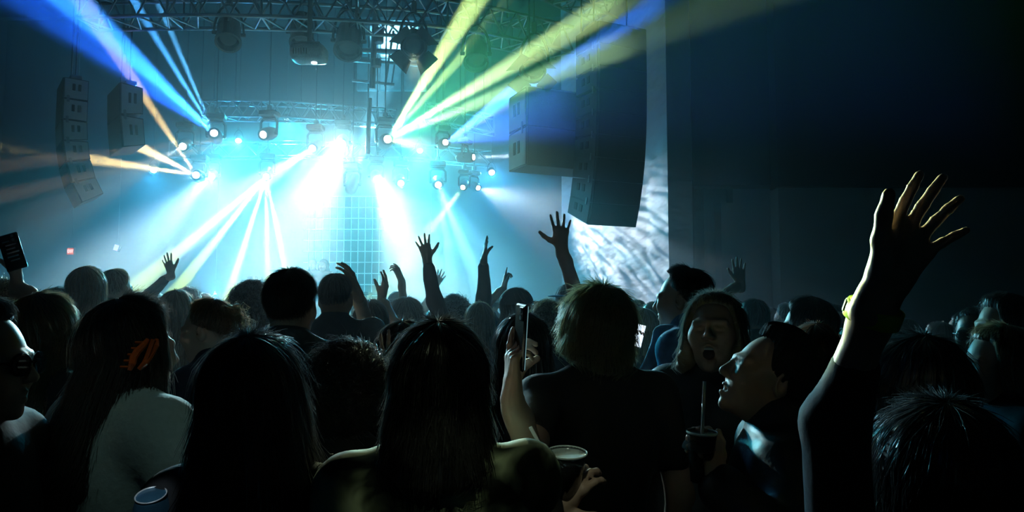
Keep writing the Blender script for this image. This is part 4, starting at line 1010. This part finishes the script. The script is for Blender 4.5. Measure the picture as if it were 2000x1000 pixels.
# performers
person('hooded performer on stage in front of the lattice', 633, 506, 14.2, 165, hair=H_(MID, len=.12, thick=.03), hairc=mat('hood_cloth', (.03, .035, .04), .9), top_c='charcoal', sleeve='long', jacket=.02, lod=2, strands=0, group='performers on stage', z0=1.0)
person('bareheaded performer standing next to the hooded one', 611, 505, 14.5, 185, hair=SHORT, hairc='dark', top_c='charcoal', sleeve='long', lod=2, group='performers on stage', z0=1.0)

# ------------------------------------------------------------------ things worn
def glasses(i, m, round_=True, w=.026):
    g = MB()
    for s in (-1, 1):
        ring = [headpt(i, (s * .032 + w * math.cos(a), .106 - .012 * abs(s * .032 + w * math.cos(a)) / .06, .002 + w * .85 * math.sin(a))) for a in [2 * math.pi * k / 20 for k in range(21)]]
        g.tube(ring, .0028, 6, False)
        g.tube([headpt(i, (s * .058, .098, .006)), headpt(i, (s * .078, .06, .008)), headpt(i, (s * .082, -.01, .008)), headpt(i, (s * .08, -.025, -.01))], .0025, 6)
    g.tube([headpt(i, (-.008, .108, .006)), headpt(i, (0, .112, .01)), headpt(i, (.008, .108, .006))], .0025, 6)
    f = g.build('glasses', m, i['root'], 'spectacles')
    for s in (-1, 1):
        lb = MB(); c = headpt(i, (s * .032, .105, .002)); ax = headpt(i, (s * .032, .2, .002)) - c
        lb.lathe([(w * .9, -.0008), (w * .9, .0008)], c, ax, 20).build('lens', mat('spectacle_glass', (.5, .6, .65), .05, noise=0, trans=.9), f)
glasses(pF4, mat('frame_dark', (.02, .02, .022), .25, noise=0)); glasses(pF14a, mat('frame_silver', (.6, .62, .65), .25, .8, noise=0), w=.028)
def claw_clip(i):
    m = mat('orange_plastic', (.75, .12, .02), .25, noise=.15, scale=30, spec=.7)
    c = headpt(i, (.094, -.03, -.0)); up = headpt(i, (.094, -.03, .1)) - c; up.normalize(); fw = (headpt(i, (.094, .07, 0)) - c).normalized(); out = (headpt(i, (.2, -.03, 0)) - c).normalized()
    mb = MB()
    for sg in (-1, 1):
        mb.tube([c + up * .035 * t_ + fw * .02 * t_ + out * (.02 + .012 * math.sin(2.4 * abs(t_))) + fw * sg * (.010 + .008 * math.cos(t_ * 1.5)) for t_ in [-1, -.6, -.2, .2, .6, 1]], [.005, .008, .009, .009, .008, .005], 8)
        for q in (-.8, -.4, 0, .4, .8): mb.tube([c + up * .035 * q + fw * (.02 * q + sg * .014) + out * .028, c + up * .035 * q + fw * (.02 * q + sg * .026) + out * .008], .0035, 6)
    mb.tube([c - up * .03 + out * .03, c + up * .035 + out * .034 + fw * .02], .006, 8)
    mb.build('hair_clip', m, i['root'], 'orange claw clip')
claw_clip(pF5)
def mouth(i):
    zc = -.078
    for nm, S, m in (('mouth_inside', SDF().ell((0, .074, zc), (.021, .013, .021), .005), mat('mouth_dark', (.02, .006, .006), .6)),
                     ('teeth', SDF().cone((-.012, .084, zc + .0155), (.012, .084, zc + .0155), .0035, .0035, .003).cone((-.012, .084, zc + .0155), (0, .088, zc + .0155), .0035, .004, .003).cone((.012, .084, zc + .0155), (0, .088, zc + .0155), .0035, .004, .003), mat('teeth', (.75, .72, .65), .3, noise=0))):
        V, F = S.mesh(.003 if nm != 'teeth' else .0015); link(nm, npmesh(nm, (V * i['hs']) @ i['Rh'].T + i['hc'], F), m, i['root'])
mouth(pF11)
def wristband(i, nm):
    a = i['A'][nm]; W_, E_ = Vector(a['W']), Vector(a['E']); d = (E_ - W_).normalized(); c = W_ + d * .035; r = .0375
    m = mat('lime_band', (.62, .85, .08), .4, noise=.1, emit=None)
    b = MB().lathe([(r, -.013), (r + .002, -.012), (r + .002, .012), (r, .013), (r - .002, .012), (r - .002, -.012), (r, -.013)], c, d, 28).build('wristband', m, i['root'], 'lime wristband', sm=True)
    x, y, z = basis(d); pk = MB()
    for t_ in (0, .35, .8):
        for k in range(2): 
            an = 3.4 + t_ + k * .12; rr = r + .0025; p = c + (x * math.cos(an) + y * math.sin(an)) * rr
            pk.box(p, (.003, .003, .016), Matrix((x, y, z)).transposed())
    pk.build('printed_mark', mat('band_print', (.12, .2, .02), .6), b)
wristband(pF3, 'L')
def hairband(i, r=.108):
    pts = [headpt(i, (r * .98 * math.cos(a), -.0 - .01 * math.sin(a), .03 + .118 * math.sin(a))) for a in [math.pi * (k / 20) for k in range(21)]]
    MB().tube(pts, .003, 6).build('hairband', mat('band_satin', (.25, .28, .26), .3, noise=.1), i['root'], 'thin hairband', sm=True)
hairband(pF8, .112)
def cap(i, m, brim=True, yaw=0, bucket=False):
    S = SDF(); S.ell((0, -.012, .035), (.088, .106, .094), .01); S.ell((0, -.012, -.10), (.2, .2, .14), .006, -1); V, F = S.mesh(.008)
    R = rotm(yaw)
    V2 = (V @ R.T * i['hs']) @ i['Rh'].T + i['hc']; o = link('cap', npmesh('cap', V2, F), m, i['root'])
    S = SDF()
    if bucket: S.ell((0, -.012, .045), (.125, .14, .008), .004)
    else: S.ell((0, .105, .042), (.07, .075, .008), .006)
    V, F = S.mesh(.006); V2 = (V @ R.T * i['hs']) @ i['Rh'].T + i['hc']; link('brim', npmesh('brim', V2, F), m, o)
cap(pM7, mat('cap_dark', (.05, .06, .065), .8)); cap(pX5, mat('cap_pale', (.5, .52, .52), .8)); cap(pX6, mat('hat_pale', (.42, .46, .48), .8), bucket=True); cap(pX7, mat('cap_blue', (.1, .3, .5), .8), yaw=150)
def bun(i):
    S = SDF(); r = np.random.RandomState(4); c = np.array((0, -.105, .045))
    S.ell(c, (.036, .034, .036), .02)
    for k in range(9): S.ell(c + r.normal(0, .024, 3), (.016, .018, .015), .012)
    V, F = S.mesh(.0055); V2 = (V * i['hs']) @ i['Rh'].T + i['hc']; m = strandmat(MATS['hair_chestnut'])
    o = link('hair_bun', npmesh('hair_bun', V2, F), m, i['root'])
    n, seg = 320, 9; t = np.linspace(0, 1, seg)[None, :, None]
    d = r.normal(0, 1, (n, 1, 3)); d /= np.linalg.norm(d, axis=2, keepdims=True); e2 = r.normal(0, 1, (n, 1, 3))
    pts = c + d * .034 + d * .03 * r.uniform(.2, 1.4, (n, 1, 1)) * np.sin(t * 2.6) + e2 * .02 * t ** 1.5 + np.stack(np.broadcast_arrays(np.cos(t[..., 0] * 9 + d[..., 0] * 5), np.sin(t[..., 0] * 9), np.sin(t[..., 0] * 8 + 1)), -1) * .007
    pts[..., 2] -= .03 * (t[..., 0] ** 2) * r.uniform(0, 2.4, (n, 1))
    X = np.array((.6, .5, .62)); Yv = np.array((-.5, .8, -.2)); k = 3; rd = .0009
    V = np.stack([pts + rd * (math.cos(2.1 * q) * X + math.sin(2.1 * q) * Yv) for q in range(k)], 2); G = np.arange(n * seg * k).reshape(n, seg, k); Gn = np.roll(G, -1, 2)
    F = np.stack([G[:, :-1], Gn[:, :-1], Gn[:, 1:], G[:, 1:]], -1).reshape(-1, 4)
    so = link('hair_strands', npmesh('hair_strands', (V.reshape(-1, 3) * i['hs']) @ i['Rh'].T + i['hc'], F), m, o); so['kind'] = 'stuff'
bun(pM18)
def sleeve_stripes(i, nm):
    a = i['A'][nm]; S_, E_ = Vector(a['S']), Vector(a['E']); d = (E_ - S_).normalized(); m = mat('pale_stripe', (.3, .55, .42), .7)
    for f in (.38, .54): MB().lathe([(.0, -.008), (.066, -.009), (.068, 0), (.066, .009), (0, .008)], S_ + (E_ - S_) * f, d, 24).build('sleeve_stripe', m, i['root'], 'pale green stripe', sm=True)
sleeve_stripes(pF14c, 'L')

# ------------------------------------------------------------------ things held
m_phone = mat('phone_black', (.012, .013, .015), .15, .2, noise=0); m_glass = mat('phone_glass', (.015, .02, .024), .06, noise=0)
def phone(c, zd, nd, label, lit=None, marks=None, size=(.075, .15)):
    """c centre, zd along its length, nd out of the back"""
    x, y, z = basis(zd, Vector(nd).cross(Vector(zd)) * -1); n = Vector(nd).normalized(); xx = n.cross(z) * -1
    xx = z.cross(n); R = Matrix((xx, n, z)).transposed(); t = empty('phone', c)
    MB().box((0, 0, 0), (size[0], .0085, size[1]), R, .0035).build('case', m_phone, t)
    MB().box(n * -.0046, (size[0] * .93, .0012, size[1] * .95), R).build('screen', m_glass if lit is None else mat('screen_lit_%d' % int(lit[0] * 10), (.02, .03, .04), .1, noise=0, emit=lit, strength=.6), t)
    bump = MB().box(R @ Vector((.018, .0055, size[1] * .36)), (.03, .004, .032), R, .002).build('camera_bump', m_phone, t)
    for dz in (-.008, .008): MB().lathe([(.006, 0), (.006, .0015), (.0045, .0015), (0, .001)], R @ Vector((.018, .0075, size[1] * .36 + dz)), n, 14).build('camera_lens', mat('camera_glass', (.3, .4, .45), .05, noise=0), bump)
    if marks:
        for k in range(marks):
            MB().box(R @ Vector((-.0 + .004 * (k % 2), .0046, .045 - .016 * k)), (.045 - .006 * (k % 3), .0008, .0055), R).build('printed_mark', mat('pale_print', (.6, .64, .68), .5, noise=0), t, 'pale printed mark')
    tag(t, label, 'phone', 'phones held up')
    return t
phone(P(1016, 658, 1.64), (.06, -.05, 1), (-.95, -.27, -.05), 'phone held upright in the middle of the crowd', lit=(.25, .5, .55))
phone(P(24, 492, 2.86), (-.34, 0, .94), (.25, -.96, 0), 'phone with a printed case raised at the picture edge', marks=6)
phone(P(1246, 655, 4.62), (.25, 0, .97), (.1, 1, 0), 'small phone with a bright screen at the foot of the white wall', lit=(1.8, 2.2, 2.6))
def cup(c, tilt, label, r=.047, h=.12, straw=None, liquid=(.25, .2, .1)):
    t = empty('plastic_cup', c); ax = Vector(tilt).normalized()
    m = mat('clear_plastic', (.8, .85, .85), .08, noise=0, trans=.92)
    prof = [(0, -h), (r * .68, -h), (r * .97, -.004), (r, 0), (r * 1.03, .002), (r * 1.03, .005), (r * .99, .005), (r * .955, -.004), (r * .66, -h + .004), (0, -h + .004)]
    b = MB().lathe(prof, (0, 0, 0), ax, 32).build('cup_wall', m, t, sm=True)
    MB().lathe([(r * 1.0, .001), (r * 1.045, .003), (r * 1.045, .006), (r * 1.0, .007), (r * .985, .004), (r * 1.0, .001)], (0, 0, 0), ax, 36).build('rim', mat('cup_rim', (.8, .9, .88), .15, noise=0), t, 'bright rolled rim', sm=True)
    MB().lathe([(0, -h + .006), (r * .66, -h + .006), (r * .86, -.035), (0, -.034)], (0, 0, 0), ax, 28).build('drink', mat('drink_%d' % int(liquid[0] * 99), liquid, .1, noise=.3, scale=40, trans=.5), t, sm=True)
    x, y, z = basis(ax); rn = random.Random(3)
    for k in range(5):
        p = ax * -.03 + x * rn.uniform(-.025, .025) + y * rn.uniform(-.025, .025); MB().box(p, (.02, .02, .018), Matrix.Rotation(rn.uniform(0, 3), 3, (.3, .5, .8)), .003).build('ice_cube', mat('ice', (.85, .92, .95), .1, noise=0, trans=.7), t)
    if straw: MB().tube([Vector(straw[0]) - Vector(c), Vector(straw[1]) - Vector(c)], .0038, 10).build('straw', mat('straw_white', (.7, .72, .7), .4, noise=0), t, 'drinking straw', sm=True)
    tag(t, label, 'cup', 'clear plastic cups')
cup(P(1107, 888, 1.5), (.02, -.12, 1), 'clear cup with a straw and ice held low in front of the blond bob', r=.041, h=.105, straw=(P(1036, 834, 1.48), P(1094, 945, 1.5)))
cup(P(1371, 848, 1.55), (.03, -.06, 1), 'dim clear cup with an upright straw under the leather jacket', r=.0315, h=.1, straw=(P(1376, 745, 1.55), P(1368, 930, 1.55)), liquid=(.06, .05, .03))
def can():
    c = P(295, 968, 1.36); t = empty('drink_can', c); ax = Vector((.02, -.36, 1)).normalized(); mb = mat('can_paint', (.08, .22, .34), .3, .6, noise=.3, scale=30); ma = mat('can_lid', (.78, .8, .82), .35, .25, noise=.05)
    MB().lathe([(.024, -.118), (.0325, -.108), (.033, -.02), (.0275, -.006), (.027, 0), (.0255, .001)], (0, 0, 0), ax, 32).build('can_body', mb, t, sm=True)
    MB().lathe([(.027, 0), (.028, .002), (.0262, .003), (.0245, -.001), (.0235, -.005), (0, -.0045)], (0, 0, 0), ax, 32).build('lid', ma, t, sm=True)
    x, y, z = basis(ax)
    MB().lathe([(0, 0), (.0105, 0), (.0105, .0012), (0, .0012)], ax * -.004 + y * .008, ax, 16).build('opening', mat('can_hole', (.01, .01, .01), .6), t, 'dark drinking hole')
    MB().tube([ax * -.002 + y * -.001 + (x * math.cos(a) * .007 + y * math.sin(a) * .010) - y * .006 for a in [2 * math.pi * k / 12 for k in range(13)]], .0015, 6, False).build('pull_tab', ma, t)
    tag(t, 'opened blue drink can held low beside the pale gauzy top', 'can')
can()
def scarf(i):
    """pale blue cloth slung over the near shoulder"""
    zs = i['zs']; S = SDF()
    pts = [(.06, .10, zs - .28), (.07, .135, zs - .1), (.09, .07, zs + .05), (.06, -.03, zs + .085), (.03, -.09, zs + .04)]
    for s in (-1, 1):
        q = [(s * x, y, z) for x, y, z in pts]
        for a, b in zip(q, q[1:]): S.cone(a, b, .034, .034, .02)
    V, F = S.mesh(.011); V = V + .004 * np.sin(V @ np.array([[90, 0, 30], [0, 80, 50], [60, 40, 0]])).astype(float)
    link('scarf', npmesh('scarf', V, F), mat('scarf_blue', (.3, .5, .8), .8, noise=.4, scale=40, bump=.3), i['root'], 'pale blue scarf')
scarf(pF10)
# ------------------------------------------------------------------ haze in the hall
mh = bpy.data.materials.new('haze'); mh.use_nodes = True; nt = mh.node_tree; nt.nodes.clear()
out = nt.nodes.new('ShaderNodeOutputMaterial'); vsn = nt.nodes.new('ShaderNodeVolumeScatter')
vsn.inputs['Density'].default_value = HAZE_DENSITY; vsn.inputs['Anisotropy'].default_value = HAZE_G
vsn.inputs['Color'].default_value = (.95, .98, 1, 1)
nt.links.new(vsn.outputs[0], out.inputs['Volume'])
hz = boxobj('haze', (XL - .1, 2.7, -.1), (3.0, YB + .1, ZC + .1), mh)
tag(hz, 'thin haze hanging over the crowd', 'haze', kind='stuff')
mh2 = mh.copy(); mh2.name = 'stage_haze'; mh2.node_tree.nodes['Volume Scatter'].inputs['Density'].default_value = STAGE_HAZE
hz = boxobj('stage_haze', (XL - .15, 6.5, -.15), (2.6, YB + .15, ZC + .15), mh2)
tag(hz, 'denser haze rolling off the stage', 'haze', kind='stuff')
